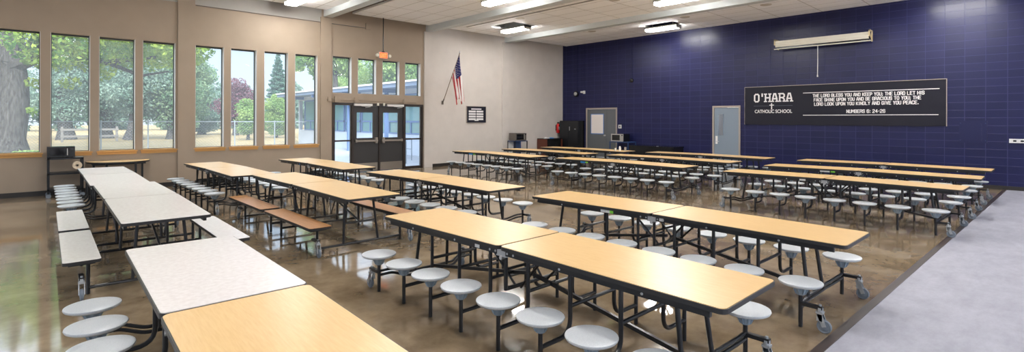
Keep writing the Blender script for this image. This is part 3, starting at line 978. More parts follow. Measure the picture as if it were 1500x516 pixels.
def make_stool_table(near_m=None):
    t = thing('cafeteria_table', 'table', 'cafeteria table', (0, 0, 0))
    add_tops(t, LT2, RISE, TZ, M['wood'], near_m)
    ys = (.225, .655, 1.09)
    for s in (1, -1):
        for sx in (1, -1):
            for y in ys:
                st = link('stool', ME_STOOL, t, (-sx * SX, s * y, 0), 0 if sx > 0 else math.pi)
                link('seat', ME_SEAT, st)
                link('hub', ME_HUB, st)
            # end stool
            if sx > 0:   # at -x side, table towards +x
                me = ME_STOOL_END if s < 0 else ME_STOOL_END2
                st = link('stool', me, t, (-SX, s * 1.555, 0), 0)
            else:
                me = ME_STOOL_END2 if s < 0 else ME_STOOL_END
                st = link('stool', me, t, (SX, s * 1.555, 0), math.pi)
            link('seat', ME_SEAT, st)
            link('hub', ME_HUB, st)
            add_caster(t, -sx * SX, s * 1.70, R(90) * s if sx > 0 else R(90) * s)
            # end leg
            MB().tube([(sx * .17, s * 1.43, TZ - .035), (sx * .20, s * 1.495, .135)], TR, 10).build('leg', M['black'], t)
        for y in ys:
            MB().tube([(-VX, s * y, .37), (VX, s * y, .37)], TR * .9, 8).build('cross_tube', M['black'], t)
        # long flat bar from the hinge to the end frame
        MB().add([(-.012, s * .02, .39), (.012, s * .02, .39), (.012, s * .02, .42), (-.012, s * .02, .42),
                  (-.012, s * 1.49, .15), (.012, s * 1.49, .15), (.012, s * 1.49, .18), (-.012, s * 1.49, .18)],
                 [(0, 1, 2, 3), (7, 6, 5, 4), (0, 4, 5, 1), (1, 5, 6, 2), (2, 6, 7, 3), (3, 7, 4, 0)]).build('folding_bar', M['black'], t)
        for sx in (1, -1):
            MB().tube([(sx * .20, s * .36, TZ - .02), (sx * .16, s * .03, .33)], .011, 6).build('hinge_brace', M['black'], t)
    # hinge frame in the middle
    h = MB()
    for sx in (1, -1):
        h.tube([(sx * .30, .0, TZ - .02), (sx * .30, 0, .33)], TR, 8)
    h.tube([(-.30, 0, .34), (.30, 0, .34)], TR, 8)
    h.tube([(-.30, 0, .50), (.30, 0, .50)], TR * .8, 8)
    h.build('hinge_frame', M['black'], t)
    for sx in (1, -1):
        MB().box(sx * .34 - .012, sx * .34 + .012, -.06, .06, TZ - .075, TZ - .02).lathe([(.0001, -.02), (.017, -.02), (.017, .02), (.0001, .02)], (sx * .34, 0, TZ - .085), 10, 'x').build('hinge', M['chrome'], t)
    return t

def make_bench_table(top_m, bench_m):
    BL2, BR = 1.90, .015
    BZ = TZ + .028
    t = thing('bench_table', 'table', 'bench table', (0, 0, 0))
    add_tops(t, BL2, BR, BZ, top_m)
    for s in (1, -1):
        for sx in (1, -1):
            # one bench plank per half and side
            pl = MB()
            x0, x1 = sx * .655 - .14, sx * .655 + .14
            y0, y1 = (s * .07, s * 1.76)
            ya, yb_ = min(y0, y1), max(y0, y1)
            b = t
            rc = .03
            ring = []
            for (cx, cy, a0) in ((x1 - rc, yb_ - rc, 0), (x0 + rc, yb_ - rc, 90), (x0 + rc, ya + rc, 180), (x1 - rc, ya + rc, 270)):
                for k in range(5):
                    a = R(a0 + k * 22.5)
                    ring.append((cx + rc * math.cos(a), cy + rc * math.sin(a)))
            bo = MB().rings([[(p[0], p[1], SZ + .0) for p in ring], [(p[0], p[1], SZ + .004) for p in ring]]).build('bench', bench_m, t)
            MB().rings([[((p[0] - sx * .655) * 1.02 + sx * .655, p[1] * 1.0, SZ - .028) for p in ring], [((p[0] - sx * .655) * 1.02 + sx * .655, p[1], SZ + .001) for p in ring]]).build('edge_band', M['edge'], bo)
            MB().box(sx * .655 - .10, sx * .655 + .10, ya + .08, yb_ - .08, SZ - .055, SZ - .028).build('bench_rail', M['black'], bo)
            # posts
            for y, dx in ((.22, 0), (1.50, 0)):
                MB().tube([(sx * .60, s * y, .004), (sx * .60, s * y, SZ - .04)], TR, 10).build('leg', M['black'], t)
            MB().box(sx * .655 - .02, sx * .655 + .02, min(s * 1.50, s * 1.68), max(s * 1.50, s * 1.68), .185, .212).build('caster_bracket', M['black'], t)
            add_caster(t, sx * .655, s * 1.66, R(90) * s)
            # slanted table legs at the end
            MB().tube([(sx * .20, s * 1.44, BZ - .035), (sx * .25, s * 1.50, .07)], TR, 10).build('leg', M['black'], t)
            # inner table legs
            MB().tube([(sx * .22, s * .30, BZ - .02), (sx * .24, s * .22, .13)], TR, 8).build('leg', M['black'], t)
        MB().tube([(-.60, s * 1.50, .065), (.60, s * 1.50, .065)], TR, 8).build('cross_tube', M['black'], t)
        MB().tube([(-.60, s * .22, .13), (.60, s * .22, .13)], TR, 8).build('cross_tube', M['black'], t)
        MB().tube([(-.23, s * 1.47, .33), (.23, s * 1.47, .33)], TR * .8, 8).build('cross_tube', M['black'], t)
        MB().tube([(0, s * 1.47, .33), (0, s * .25, BZ - .05)], .012, 8).build('folding_bar', M['black'], t)
    for sx in (1, -1):
        MB().tube([(sx * .3, -.2, BZ - .04), (sx * .24, .0, .20), (sx * .3, .2, BZ - .04)], .011, 6).build('hinge_brace', M['black'], t)
    return t

G1 = 'stool tables in the cafeteria'
proto = make_stool_table()
index_kids()
TABLES = [  # x, y, rotation, label
    (3.095, 3.055, .006, 'wood-topped stool table crossing the lower middle, its grey stools largest in front'),
    (.994, 11.94, -.005, 'stool table at far left reaching toward the black microwave cart, top pale with window glare'),
    (2.908, 11.934, .021, 'stool table, second from left in the far row under the tall windows'),
    (4.953, 11.82, .013, 'far-row stool table whose end points at the dark double doors'),
    (5.114, 7.40, .014, 'wood stool table in the middle of the hall, a white sticker on its rail'),
    (5.245, 2.995, -.007, 'near-row wood stool table with a green sticker, right of the lower-middle table'),
    (10.27, 11.632, -.020, 'far-row stool table below the framed wall plaque, blue sticker on its rail'),
    (10.537, 7.318, .014, 'middle-row stool table just left of the hall centre gap, seen edge-on before two others'),
    (10.44, 2.75, -.028, 'front stool table of the right-hand block, nearest the grey floor strip'),
    (12.307, 11.453, .004, 'far-row stool table reaching toward the grey microwave stand'),
    (12.577, 7.182, -.002, 'middle-row stool table, second back from the hall centre on the right side'),
    (12.50, 2.715, .006, 'middle stool table of the three in the right-hand block'),
    (14.18, 11.355, .012, 'far-row stool table closest to the blue corner, cups on its near end'),
    (14.535, 7.087, -.004, 'middle-row stool table running along before the narrow blue-grey door'),
    (14.67, 2.71, -.009, 'rearmost stool table of the right-hand block, closest to the blue wall'),
]
STOOLT = []
for i, (x, y, rz, lab) in enumerate(TABLES):
    o = proto if i == 0 else copy_tree(proto)
    o.location = (x, y, 0)
    o.rotation_euler = (0, 0, rz)
    o['label'] = lab
    o['group'] = G1
    STOOLT.append(o)
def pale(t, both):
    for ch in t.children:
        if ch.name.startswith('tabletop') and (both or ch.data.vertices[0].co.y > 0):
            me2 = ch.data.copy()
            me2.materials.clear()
            me2.materials.append(M['glare_lam'])
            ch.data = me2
            ch['label'] = 'pale top with window glare put into its colour'
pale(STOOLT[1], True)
# the nearest-left table has window glare painted on its far half
o = copy_tree(proto)
o.location = (.851, 3.155, 0)
o.rotation_euler = (0, 0, -.022)
o['label'] = 'nearest stool table at lower left, yellow wood with window glare painted on one half'
o['group'] = G1
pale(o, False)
for ch in o.children:      # this table's right-hand stools sit tucked further in
    if ch.location.x > .5 and ch.name.startswith(('stool', 'caster')):
        ch.location.x -= .075
b1 = make_bench_table(M['wood'], M['bench_wood'])
b1.location = (3.209, 7.92, 0)
b1.rotation_euler = (0, 0, .004)
b1['label'] = 'wood bench table with orange-brown benches, left of centre'
b2 = make_bench_table(M['glare_lam'], M['glare_lam'])  # window glare put into the pale tops and benches
b2.location = (.99, 7.965, 0)
b2.rotation_euler = (0, 0, -.010)
b2['label'] = 'pale bench table in the leftmost row, white-looking benches either side'
for o in (b1, b2): o['group'] = 'bench tables between the stool tables'

# stickers on some side rails
def sticker(t, y, w, m, side=-1, dz=-.055, h=.03):
    x = side * (TW / 2 - .028)
    MB().box(min(x, x + side * .002), max(x, x + side * .002), y - w / 2, y + w / 2, TZ + top_z(y) + dz - h / 2, TZ + top_z(y) + dz + h / 2).build('sticker', m, t)
sticker(STOOLT[0], .30, .06, M['white'])
sticker(STOOLT[5], .62, .13, M['white']); sticker(STOOLT[5], .53, .05, M['green']); sticker(STOOLT[5], -.12, .05, M['white'])
sticker(STOOLT[4], -.62, .11, M['white'])
sticker(STOOLT[6], .85, .20, M['bluest'], h=.035); sticker(STOOLT[6], .68, .10, M['green'])
sticker(STOOLT[7], .9, .16, M['bluest'], h=.035); sticker(STOOLT[7], .78, .08, M['green'])
sticker(STOOLT[8], .35, .10, M['white'])
sticker(STOOLT[11], .6, .18, M['white']); sticker(STOOLT[11], .45, .08, M['green'])
sticker(STOOLT[10], .6, .10, M['white']); sticker(STOOLT[2], .6, .05, M['bluest']); sticker(STOOLT[3], .5, .05, M['bluest'])

# ================================================================== OBJECTS ON AND BY THE WALLS
# --- banner (faces -x): local frame x->-y, y->z
def wall_frame(o, x, y, z):
    o.matrix_world = Matrix(((0, 0, -1, x), (-1, 0, 0, y), (0, 1, 0, z), (0, 0, 0, 1)))
ban = thing('wall_banner', 'long black school banner with white lettering on the navy block wall', 'banner')
wall_frame(ban, XB - .02, 7.20, 1.572)
BW, BH = 5.25, 1.262
g = MB(); nx, ny = 60, 14
vv = []
for j in range(ny + 1):
    for i in range(nx + 1):
        u, v_ = i / nx, j / ny
        ed = max(0, 1 - min(u, 1 - u) * 14) ; ev = max(0, 1 - min(v_, 1 - v_) * 6)
        z = .010 + .006 * math.sin(u * 50 + v_ * 6) * ev + .005 * math.sin(v_ * 20 + u * 30) * ed
        vv.append((u * BW, v_ * BH + .006 * math.sin(u * 40) * (1 if j in (0,) else 0), z))
ff = [(j * (nx + 1) + i, j * (nx + 1) + i + 1, (j + 1) * (nx + 1) + i + 1, (j + 1) * (nx + 1) + i) for j in range(ny) for i in range(nx)]
nb_ = len(vv)
vv2 = [(a, b, 0) for a, b, c in vv]
g.add(vv, ff); g.add(vv2, [tuple(reversed(q)) for q in ff])
per = [i for i in range(nx + 1)] + [j * (nx + 1) + nx for j in range(1, ny + 1)] + [ny * (nx + 1) + i for i in range(nx - 1, -1, -1)] + [j * (nx + 1) for j in range(ny - 1, 0, -1)]
for a, b in zip(per, per[1:] + per[:1]): g.f.append((a, a + nb_, b + nb_, b)); g.mi.append(0)
g.build('vinyl_sheet', M['banner'], ban)
MB().box(0, BW, BH - .012, BH + .004, 0, .022).box(BW - .012, BW + .004, 0, BH, 0, .022).box(-.004, .006, 0, BH, 0, .016).build('hem', M['frame_tan'], ban)
MB().box(1.80, 5.10, .995, 1.015, .014, .019).box(1.80, 5.08, .300, .318, .014, .019).build('white_rule', M['print'], ban)
MB().box(.30, .80, .618, .626, .014, .018).box(.94, 1.50, .618, .626, .014, .018).build('thin_rule', M['thinline'], ban)
MB().box(.852, .884, .505, .705, .014, .019).box(.80, .936, .630, .658, .014, .019).build('cross', M['print'], ban)
def btext(s, x, z, size, width, bold, nm='lettering'):
    o = text_mesh(s, nm, M['print'], size, .002, bold, ban, width)
    o.location = (x, z, .017)
    return o
# block capitals drawn with straight strokes on a 4 x 6 grid
c_ = .9
GL = {
 'A': [[(0, 0), (.2, 2.2), (1.3, 6), (2.7, 6), (3.8, 2.2), (4, 0)], [(.3, 2.1), (3.7, 2.1)]],
 'B': [[(0, 0), (0, 6), (3, 6), (4, 5.2), (4, 3.9), (3.2, 3.1), (4, 2.3), (4, .8), (3, 0), (0, 0)], [(0, 3.1), (3.2, 3.1)]],
 'C': [[(4, 4.4), (4, 5.2), (3, 6), (1, 6), (0, 5.2), (0, .8), (1, 0), (3, 0), (4, .8), (4, 1.6)]],
 'D': [[(0, 0), (0, 6), (3, 6), (4, 5), (4, 1), (3, 0), (0, 0)]],
 'E': [[(4, 6), (0, 6), (0, 0), (4, 0)], [(0, 3.1), (3.3, 3.1)]],
 'F': [[(4, 6), (0, 6), (0, 0)], [(0, 3.1), (3.3, 3.1)]],
 'G': [[(4, 4.4), (4, 5.2), (3, 6), (1, 6), (0, 5.2), (0, .8), (1, 0), (3, 0), (4, .8), (4, 2.8), (2.3, 2.8)]],
 'H': [[(0, 0), (0, 6)], [(4, 0), (4, 6)], [(0, 3), (4, 3)]],
 'I': [[(.8, 0), (.8, 6)]],
 'K': [[(0, 0), (0, 6)], [(0, 2.6), (1.2, 3), (4, 6)], [(1.2, 3), (4, 0)]],
 'L': [[(0, 6), (0, 0), (4, 0)]],
 'M': [[(0, 0), (0, 6), (2.4, 2.6), (4.8, 6), (4.8, 0)]],
 'N': [[(0, 0), (0, 6), (4, 0), (4, 6)]],
 'O': [[(0, 1), (0, 5), (1, 6), (3, 6), (4, 5), (4, 1), (3, 0), (1, 0), (0, 1)]],
 'P': [[(0, 0), (0, 6), (3, 6), (4, 5.2), (4, 3.5), (3, 2.6), (0, 2.6)]],
 'R': [[(0, 0), (0, 6), (3, 6), (4, 5.2), (4, 3.7), (3, 2.9), (0, 2.9)], [(2.4, 2.9), (4, 1.6), (4, 0)]],
 'S': [[(4, 4.6), (4, 5.2), (3, 6), (1, 6), (0, 5.2), (0, 3.9), (1, 3.1), (3, 3.1), (4, 2.3), (4, .8), (3, 0), (1, 0), (0, .8), (0, 1.5)]],
 'T': [[(0, 6), (4, 6)], [(2, 6), (2, 0)]],
 'U': [[(0, 6), (0, .9), (1, 0), (3, 0), (4, .9), (4, 6)]],
 'V': [[(0, 6), (2, 0), (4, 6)]],
 'Y': [[(0, 6), (2, 3.1), (4, 6)], [(2, 3.1), (2, 0)]],
 ';': [[(.7, 4.4), (.7, 3.7)], [(.7, 1.2), (.7, .1), (.2, -.9)]],
 ':': [[(.7, 4.4), (.7, 3.7)], [(.7, 1.0), (.7, .3)]],
 '.': [[(.7, .7), (.7, 0)]],
 '-': [[(.2, 3), (1.8, 3)]],
 "'": [[(.7, 6.3), (.7, 4.3)]],
 '2': [[(0, 4.8), (0, 5.2), (1, 6), (3, 6), (4, 5.2), (4, 4), (0, 1), (0, 0), (4, 0)]],
 '4': [[(3, 0), (3, 6), (0, 2), (4.4, 2)]],
 '6': [[(4, 4.9), (4, 5.2), (3, 6), (1, 6), (0, 5.2), (0, .8), (1, 0), (3, 0), (4, .8), (4, 2.6), (3, 3.4), (0, 3.4)]],
}
WID = {'I': 1.6, 'M': 4.8, ';': 1.3, ':': 1.3, '.': 1.3, '-': 2.0, "'": 1.3, '4': 4.4, ' ': 1.6}
def stroke(mb, p, q, w, z0, z1):
    d = Vector((q[0] - p[0], q[1] - p[1])); ln = d.length
    if ln < 1e-6: return
    d /= ln; n = Vector((-d.y, d.x)) * w / 2; e_ = d * w * .36
    P = [(p[0] - e_.x - n.x, p[1] - e_.y - n.y), (q[0] + e_.x - n.x, q[1] + e_.y - n.y), (q[0] + e_.x + n.x, q[1] + e_.y + n.y), (p[0] - e_.x + n.x, p[1] - e_.y + n.y)]
    mb.add([(a, b, z0) for a, b in P] + [(a, b, z1) for a, b in P], [(3, 2, 1, 0), (4, 5, 6, 7), (0, 1, 5, 4), (1, 2, 6, 5), (2, 3, 7, 6), (3, 0, 4, 7)])
def block_line(txt, x, z, width, height, wt, gap=1.9, serif=0, nm='lettering'):
    tot = sum(WID.get(ch, 4) + gap for ch in txt) - gap
    kx = width / tot; kz = height / 6
    mb = MB(); cur = 0; n_s = 0
    for ci, ch in enumerate(txt):
        if ch == ' ':
            mb.build(nm, M['print'], ban)
            mb = MB()
        for pl in GL.get(ch, []):
            for a, b in zip(pl, pl[1:]):
                n_s = (n_s + 1) % 14
                stroke(mb, (x + (cur + a[0]) * kx, z + a[1] * kz), (x + (cur + b[0]) * kx, z + b[1] * kz), wt, .0165, .0190 + .00025 * n_s)
        if serif and ch in 'AHR':
            for fx, fz in ((0, 0), (4, 0)) + (((0, 6), (4, 6)) if ch == 'H' else ()) + (((0, 6),) if ch in 'R' else ()):
                stroke(mb, (x + (cur + fx) * kx - serif, z + fz * kz), (x + (cur + fx) * kx + serif, z + fz * kz), wt * .8, .0165, .0235)
        cur += WID.get(ch, 4) + gap
    mb.build(nm, M['print'], ban)
block_line("O'HARA", .33, .765, 1.14, .245, .044, gap=2.5, serif=.036)
btext('CATHOLIC SCHOOL', .335, .388, .155, 1.15, .003)
block_line('THE LORD BLESS YOU AND KEEP YOU; THE LORD LET HIS', 2.08, .865, 2.70, .088, .0175)
block_line('FACE SHINE UPON YOU AND BE GRACIOUS TO YOU; THE', 2.11, .735, 2.60, .088, .0175)
block_line('LORD LOOK UPON YOU KINDLY AND GIVE YOU PEACE.', 2.12, .605, 2.54, .088, .0175)
block_line('NUMBERS 6: 24-26', 2.98, .375, .93, .088, .0175)

# --- projector screen
t = thing('projection_screen', 'rolled-up white projection screen case bracketed high on the navy wall', 'projection screen', (XB, 0, 0))
MB().box(-.33, -.19, 3.62, 6.12, 4.06, 4.25).tube([(-.26, 3.62, 4.14), (-.26, 6.12, 4.14)], .085, 16).build('case', M['cream'], t)
MB().box(-.30, -.28, 3.57, 6.17, 3.985, 4.01).build('bottom_bar', M['cream'], t)
MB().box(-.292, -.288, 3.64, 6.10, 4.01, 4.06).build('screen_fabric', M['darkplastic'], t)
for y in (3.59, 6.12):
    b = MB().box(-.36, 0, y, y + .03, 4.27, 4.31).box(-.03, 0, y, y + .03, 4.0, 4.31).box(-.36, -.33, y, y + .03, 4.12, 4.31)
    b.tube([(-.34, y + .015, 4.28), (-.015, y + .015, 4.02)], .012, 6)
    b.build('bracket', M['brass'], t)
MB().tube([(-.29, 4.92, 3.985), (-.285, 4.92, 3.5), (-.29, 4.925, 3.06)], .010, 6).tube([(-.29, 4.925, 3.10), (-.29, 4.925, 3.04)], .018, 8).build('pull_cord', M['white'], t)

# --- access panel, outlet strip, switch plate
t = thing('access_panel', 'square navy-painted access panel on the block wall, right of the banner', 'access panel', (XB, 1.44, 1.435))
MB().box(-.018, 0, -.27, .27, -.285, .285).build('panel_frame', M['blue_flat'], t)
MB().box(-.026, -.018, -.17, .23, -.24, .21).build('panel_door', M['blue_flat'], t)
for a in (-.24, .24):
    for b in (-.22, .22): MB().lathe([(.0001, 0), (.008, 0), (.008, -.004), (.0001, -.005)], (-.018, a, b), 8, 'x').build('screw', M['bluemetal'], t)
t = thing('outlet_strip', 'white outlet strip on the navy wall at the right edge', 'outlet strip', (XB, .35, 1.225))
MB().box(-.04, 0, -.42, .42, -.05, .05).build('housing', M['white'], t)
for k in range(6):
    MB().box(-.046, -.04, -.36 + k * .13, -.30 + k * .13, -.02, .02).build('socket', M['darkplastic'], t)
t = thing('switch_plate', 'small white switch plate right of the grey papered door', 'switch plate', (XB, 12.27, 1.445))
MB().box(-.012, 0, -.075, .075, -.075, .075).build('plate', M['white'], t)
MB().box(-.022, -.012, -.03, .03, -.035, .035).build('switch', M['bronzemetal'], t)
# --- lights and conduits high on the blue wall near the corner
t = thing('alarm_horn', 'round dark-and-white alarm light near the blue corner above the cabinet', 'alarm light', (XB - .004, 14.55, 2.87))
MB().tube([(-.02, 0, 0), (-.02, 0, 2.15)], .012, 6).build('conduit', M['blue_flat'], t)
MB().lathe([(.0001, 0), (.10, 0), (.13, -.05), (.13, -.10), (.10, -.12), (.0001, -.12)], (0, 0, 0), 20, 'x').build('housing', M['darkplastic'], t)
MB().lathe([(.0001, -.121), (.085, -.121), (.07, -.135), (.0001, -.14)], (0, .0, 0), 20, 'x').build('lens_cover', M['chrome'], t)
t = thing('security_camera', 'small white security camera beside the round alarm light', 'camera', (XB, 14.14, 2.92))
MB().tube([(-.02, 0, .05), (-.02, 0, 2.1)], .012, 6).build('conduit', M['blue_flat'], t)
MB().box(-.04, 0, -.05, .05, -.06, .08).box(-.22, -.04, -.03, .05, -.02, .05).build('body', M['white'], t)
t = thing('wall_bell', 'small dark fitting hanging on a conduit midway up the navy wall', 'wall fitting', (XB, 11.69, 3.30))
MB().tube([(-.02, 0, .08), (-.02, 0, 1.75)], .011, 6).build('conduit', M['blue_flat'], t)
MB().lathe([(.0001, 0), (.08, 0), (.085, -.05), (.04, -.08), (.0001, -.08)], (0, 0, .02), 16, 'x').build('cover', M['darkplastic'], t)

# --- flag
t = thing('national_flag', 'red, white and blue striped flag hanging from a slanted wall pole', 'flag', (10.91, YW - .004, 2.33))
tip = Vector((0.03, -1.0, 1.74)); pb0 = Vector((0, -.04, .03))
MB().tube([pb0, tip], .013, 8).build('pole', M['polewood'], t)
MB().lathe([(.0001, 0), (.006, 0), (.020, .02), (.012, .06), (.0001, .09)], tuple(tip), 10).build('finial', M['chrome'], t)
MB().box(-.04, .04, -.02, 0, -.06, .08).tube([(0, -.01, 0), (0, -.10, .14)], .022, 8).build('bracket', M['bronzemetal'], t)
dirp = (tip - pb0).normalized()
NS, NT = 26, 30
fv = []; ff = []; fi = []
def flag_pt(s, q):
    a = tip - dirp * (.04 + s * .90)
    e = tip + Vector((.20 - .30 * s, .02 + .06 * s, -1.66 - .14 * math.sin(s * 7.5) - .05 * s))
    p = a.lerp(e, q)
    k = min(1, q * 2.2)
    p += Vector((.035 * math.sin(s * 21 + q * 1.5) * k, .05 * math.cos(s * 21 + q) * k, 0))
    return p
for i in range(NS + 1):
    for j in range(NT + 1): fv.append(tuple(flag_pt(i / NS, j / NT)))
fm_ = MB()
for i in range(NS):
    for j in range(NT):
        stripe = i // 2
        k = 0 if stripe % 2 == 0 else 1
        if stripe < 7 and j < 12: k = 2
        ff.append((i * (NT + 1) + j, i * (NT + 1) + j + 1, (i + 1) * (NT + 1) + j + 1, (i + 1) * (NT + 1) + j)); fi.append(k)
fm_.v = fv; fm_.f = ff; fm_.mi = fi
fo = fm_.build('cloth', [M['red'], M['flagwhite'], M['flagblue']], t)
md = fo.modifiers.new('thick', 'SOLIDIFY'); md.thickness = .004; md.offset = 0
stm = MB()
for r_ in range(9):
    for c_ in range(6 if r_ % 2 == 0 else 5):
        s = (.055 + r_ * .054); q = (.035 + (c_ + (0 if r_ % 2 == 0 else .5)) * .062)
        if s > .52: continue
        p = flag_pt(s, q)
        px = (flag_pt(s + .01, q) - p).normalized(); py = (flag_pt(s, q + .01) - p).normalized(); nn = px.cross(py).normalized()
        for sg in (1, -1):
            ring = [tuple(p + nn * sg * .005 + px * math.cos(a * .628) * (.017 if a % 2 == 0 else .007) + py * math.sin(a * .628) * (.017 if a % 2 == 0 else .007)) for a in range(10)]
            stm.add(ring, [tuple(range(10))])
stm.build('stars', M['flagwhite'], fo)

# --- plaque
t = thing('wall_plaque', 'dark framed notice plaque with white panels, right of the flag', 'plaque', (12.50, YW, 1.915))
MB().box(-.47, .47, -.035, 0, -.31, .31).build('board', M['banner'], t)
for r_ in range(4):
    for c_ in (0, 1):
        x = -.385 + c_ * .38; z = .12 - r_ * .10
        MB().box(x, x + .345, -.040, -.035, z - .035, z + .035).build('white_panel', M['print'], t)
MB().box(-.26, .24, -.040, -.035, .19, .235).build('header_strip', M['print'], t)
MB().box(-.10, .10, -.040, -.035, -.245, -.21).build('footer_strip', M['print'], t)
MB().box(-.485, -.47, -.04, 0, -.325, .325).box(.47, .485, -.04, 0, -.325, .325).box(-.47, .47, -.04, 0, -.325, -.31).box(-.47, .47, -.04, 0, .31, .325).build('frame', M['frame_tan'], t)

# --- fire extinguisher
t = thing('fire_extinguisher', 'red fire extinguisher hung by the corner of the pale and navy walls', 'fire extinguisher', (17.18, YW - .09, 1.13))
MB().lathe([(.0001, 0), (.07, 0), (.078, .02), (.078, .32), (.06, .38), (.025, .41), (.025, .43), (.0001, .43)], n=18).build('cylinder', M['extred'], t)
MB().box(-.035, .035, -.02, .02, .43, .47).box(-.02, .02, -.12, .03, .465, .485).box(-.07, .07, .06, .09, .1, .36).build('valve', M['darkplastic'], t)
MB().tube(fillet([(.02, 0, .45), (.13, 0, .42), (.12, 0, .12)], .05), .013, 8).build('hose', M['darkplastic'], t)
MB().box(-.04, .04, -.082, -.076, .14, .28).build('instruction_plate', M['print'], t)

# --- exit sign on its stem
t = thing('exit_sign', 'glowing orange EXIT sign with twin lamps on a dark ceiling stem', 'exit sign', (8.33, YW - .30, 3.725))
MB().box(-.15, .15, -.02, .02, 0, .20).build('housing', M['white'], t)
MB().box(-.14, .14, -.024, -.02, .008, .192).build('lit_face', M['exit'], t)
o = text_mesh('EXIT', 'exit_letters', M['exitletter'], .17, .001, .003, t, .22)
o.location = (-.11, -.026, .04); o.rotation_euler = (R(90), 0, 0)
MB().tube([(0, 0, .2), (0, 0, .235)], .045, 12).tube([(0, 0, .22), (0, 0, ZT - 3.725)], .016, 8).build('stem', M['darkplastic'], t)
for s in (-1, 1):
    MB().lathe([(.0001, -.05), (.05, -.05), (.055, -.03), (.045, .02), (.0001, .03)], (s * .225, 0, .09), 16, 'y').tube([(s * .15, 0, .07), (s * .2, 0, .07)], .012, 6).build('lamp_head', M['cream'], t)

# --- left cart with microwave
def microwave(label, x, y, z, w, d, h, rz, body, glassm, panel_m):
    t = thing('microwave', label, 'microwave', (x, y, z), rz)
    MB().box(-w / 2, w / 2, -d / 2, d / 2, .012, h).box(-w / 2 + .03, -w / 2 + .06, -d / 2 + .03, d / 2 - .03, 0, .012).box(w / 2 - .06, w / 2 - .03, -d / 2 + .03, d / 2 - .03, 0, .012).build('body', body, t)
    f = -d / 2
    do = MB().box(-w / 2, w / 2 - .11, f - .02, f, .012, h).build('door', body, t)
    MB().box(-w / 2 + .05, w / 2 - .16, f - .023, f - .02, .05, h - .04).build('door_window', glassm, do)
    MB().box(w / 2 - .135, w / 2 - .12, f - .04, f - .02, .05, h - .04).build('handle', M['silver'], do)
    MB().box(w / 2 - .105, w / 2, f - .02, f, .012, h).build('control_panel', panel_m, t)
    MB().box(w / 2 - .09, w / 2 - .02, f - .023, f - .02, h - .07, h - .035).build('display', M['glassblack'], t)
    return t
t = thing('black_cart', 'black steel cart with shelves under the leftmost windows, microwave on top', 'cart', (.475, 14.98, 0))
cw, cd = .30, .24
for (n2, z) in (('top_shelf', .83), ('middle_shelf', .50), ('bottom_shelf', .16)):
    MB().box(-cw, cw, -cd, cd, z, z + .035).build(n2, M['black'], t)
for sx in (-1, 1):
    for sy in (-1, 1):
        MB().box(sx * (cw - .02) - .02, sx * (cw - .02) + .02, sy * (cd - .02) - .02, sy * (cd - .02) + .02, .09, .862).build('post', M['black'], t)
        c = MB().lathe([(.0001, -.015), (.045, -.015), (.045, .015), (.0001, .015)], (sx * (cw - .02), sy * (cd - .02), .047), 14, 'y').build('wheel', M['caster_grey'], t)
microwave('black microwave on top of the black cart by the left windows', .40, 14.98, .866, .46, .34, .24, 0, M['darkplastic'], M['glassblack'], M['darkplastic'])
rl = MB().lathe([(.025, -.05), (.082, -.05), (.082, .05), (.025, .05), (.025, -.05)], (0, 0, 0), 24, 'y')
rl = rl.build('paper_roll', M['rollpaper'], None, (.66, 14.63, .70))
tag(rl, 'tan paper roll on a peg at the front of the black cart', 'paper roll')
MB().tube([(.185, -.42, .70), (.185, -.23, .70)], .012, 8).build('roll_peg', M['black'], t)

# --- half round table under the windows
t = thing('half_round_table', 'thin-topped table with a curved front against the wall below the third window', 'side table', (1.44, 15.33, 0))
ring = [(.60 * math.cos(R(a)), -.66 * abs(math.sin(R(a))) ** .8) for a in range(0, -181, -12)]
to = MB().rings([[(p[0], p[1], .705) for p in ring], [(p[0], p[1], .727) for p in ring]]).build('tabletop', M['wood'], t)
MB().rings([[(p[0] * 1.01, p[1] * 1.01, .690) for p in ring], [(p[0] * 1.01, p[1] * 1.01, .722) for p in ring]]).build('edge_band', M['edge'], to)
MB().box(-.5, .5, -.30, -.27, .64, .70).box(-.5, .5, -.06, -.03, .64, .70).build('apron', M['black'], t)
for lx, ly in ((-.46, -.06), (.46, -.06), (-.26, -.50), (.28, -.50)):
    MB().box(lx - .02, lx + .02, ly - .02, ly + .02, .03, .69).lathe([(.0001, 0), (.024, 0), (.024, .03), (.0001, .03)], (lx, ly, 0), 10).build('leg', M['black'], t)

# --- stand with bronze microwave by the flag wall
t = thing('microwave_stand', 'open blue-and-white steel stand by the pale wall, microwave on top', 'stand', (14.42, 15.06, 0))
MB().box(-.36, .36, -.22, .22, .83, .86).build('top_shelf', M['bluemetal'], t)
MB().box(-.36, .36, -.22, .22, .12, .15).build('bottom_shelf', M['bluemetal'], t)
MB().box(-.34, .34, .18, .20, .15, .83).build('back_panel', M['white'], t)
MB().box(-.06, .0, -.20, .18, .15, .83).build('divider', M['bluemetal'], t)
for sx in (-.345, .345):
    for sy in (-.205, .205): MB().box(sx - .015, sx + .015, sy - .015, sy + .015, 0, .86).build('leg', M['black'], t)
microwave('bronze microwave on the blue-and-white stand by the pale wall', 14.42, 15.06, .86, .60, .38, .31, 0, M['bronzemetal'], M['glassblack'], M['bronzemetal'])

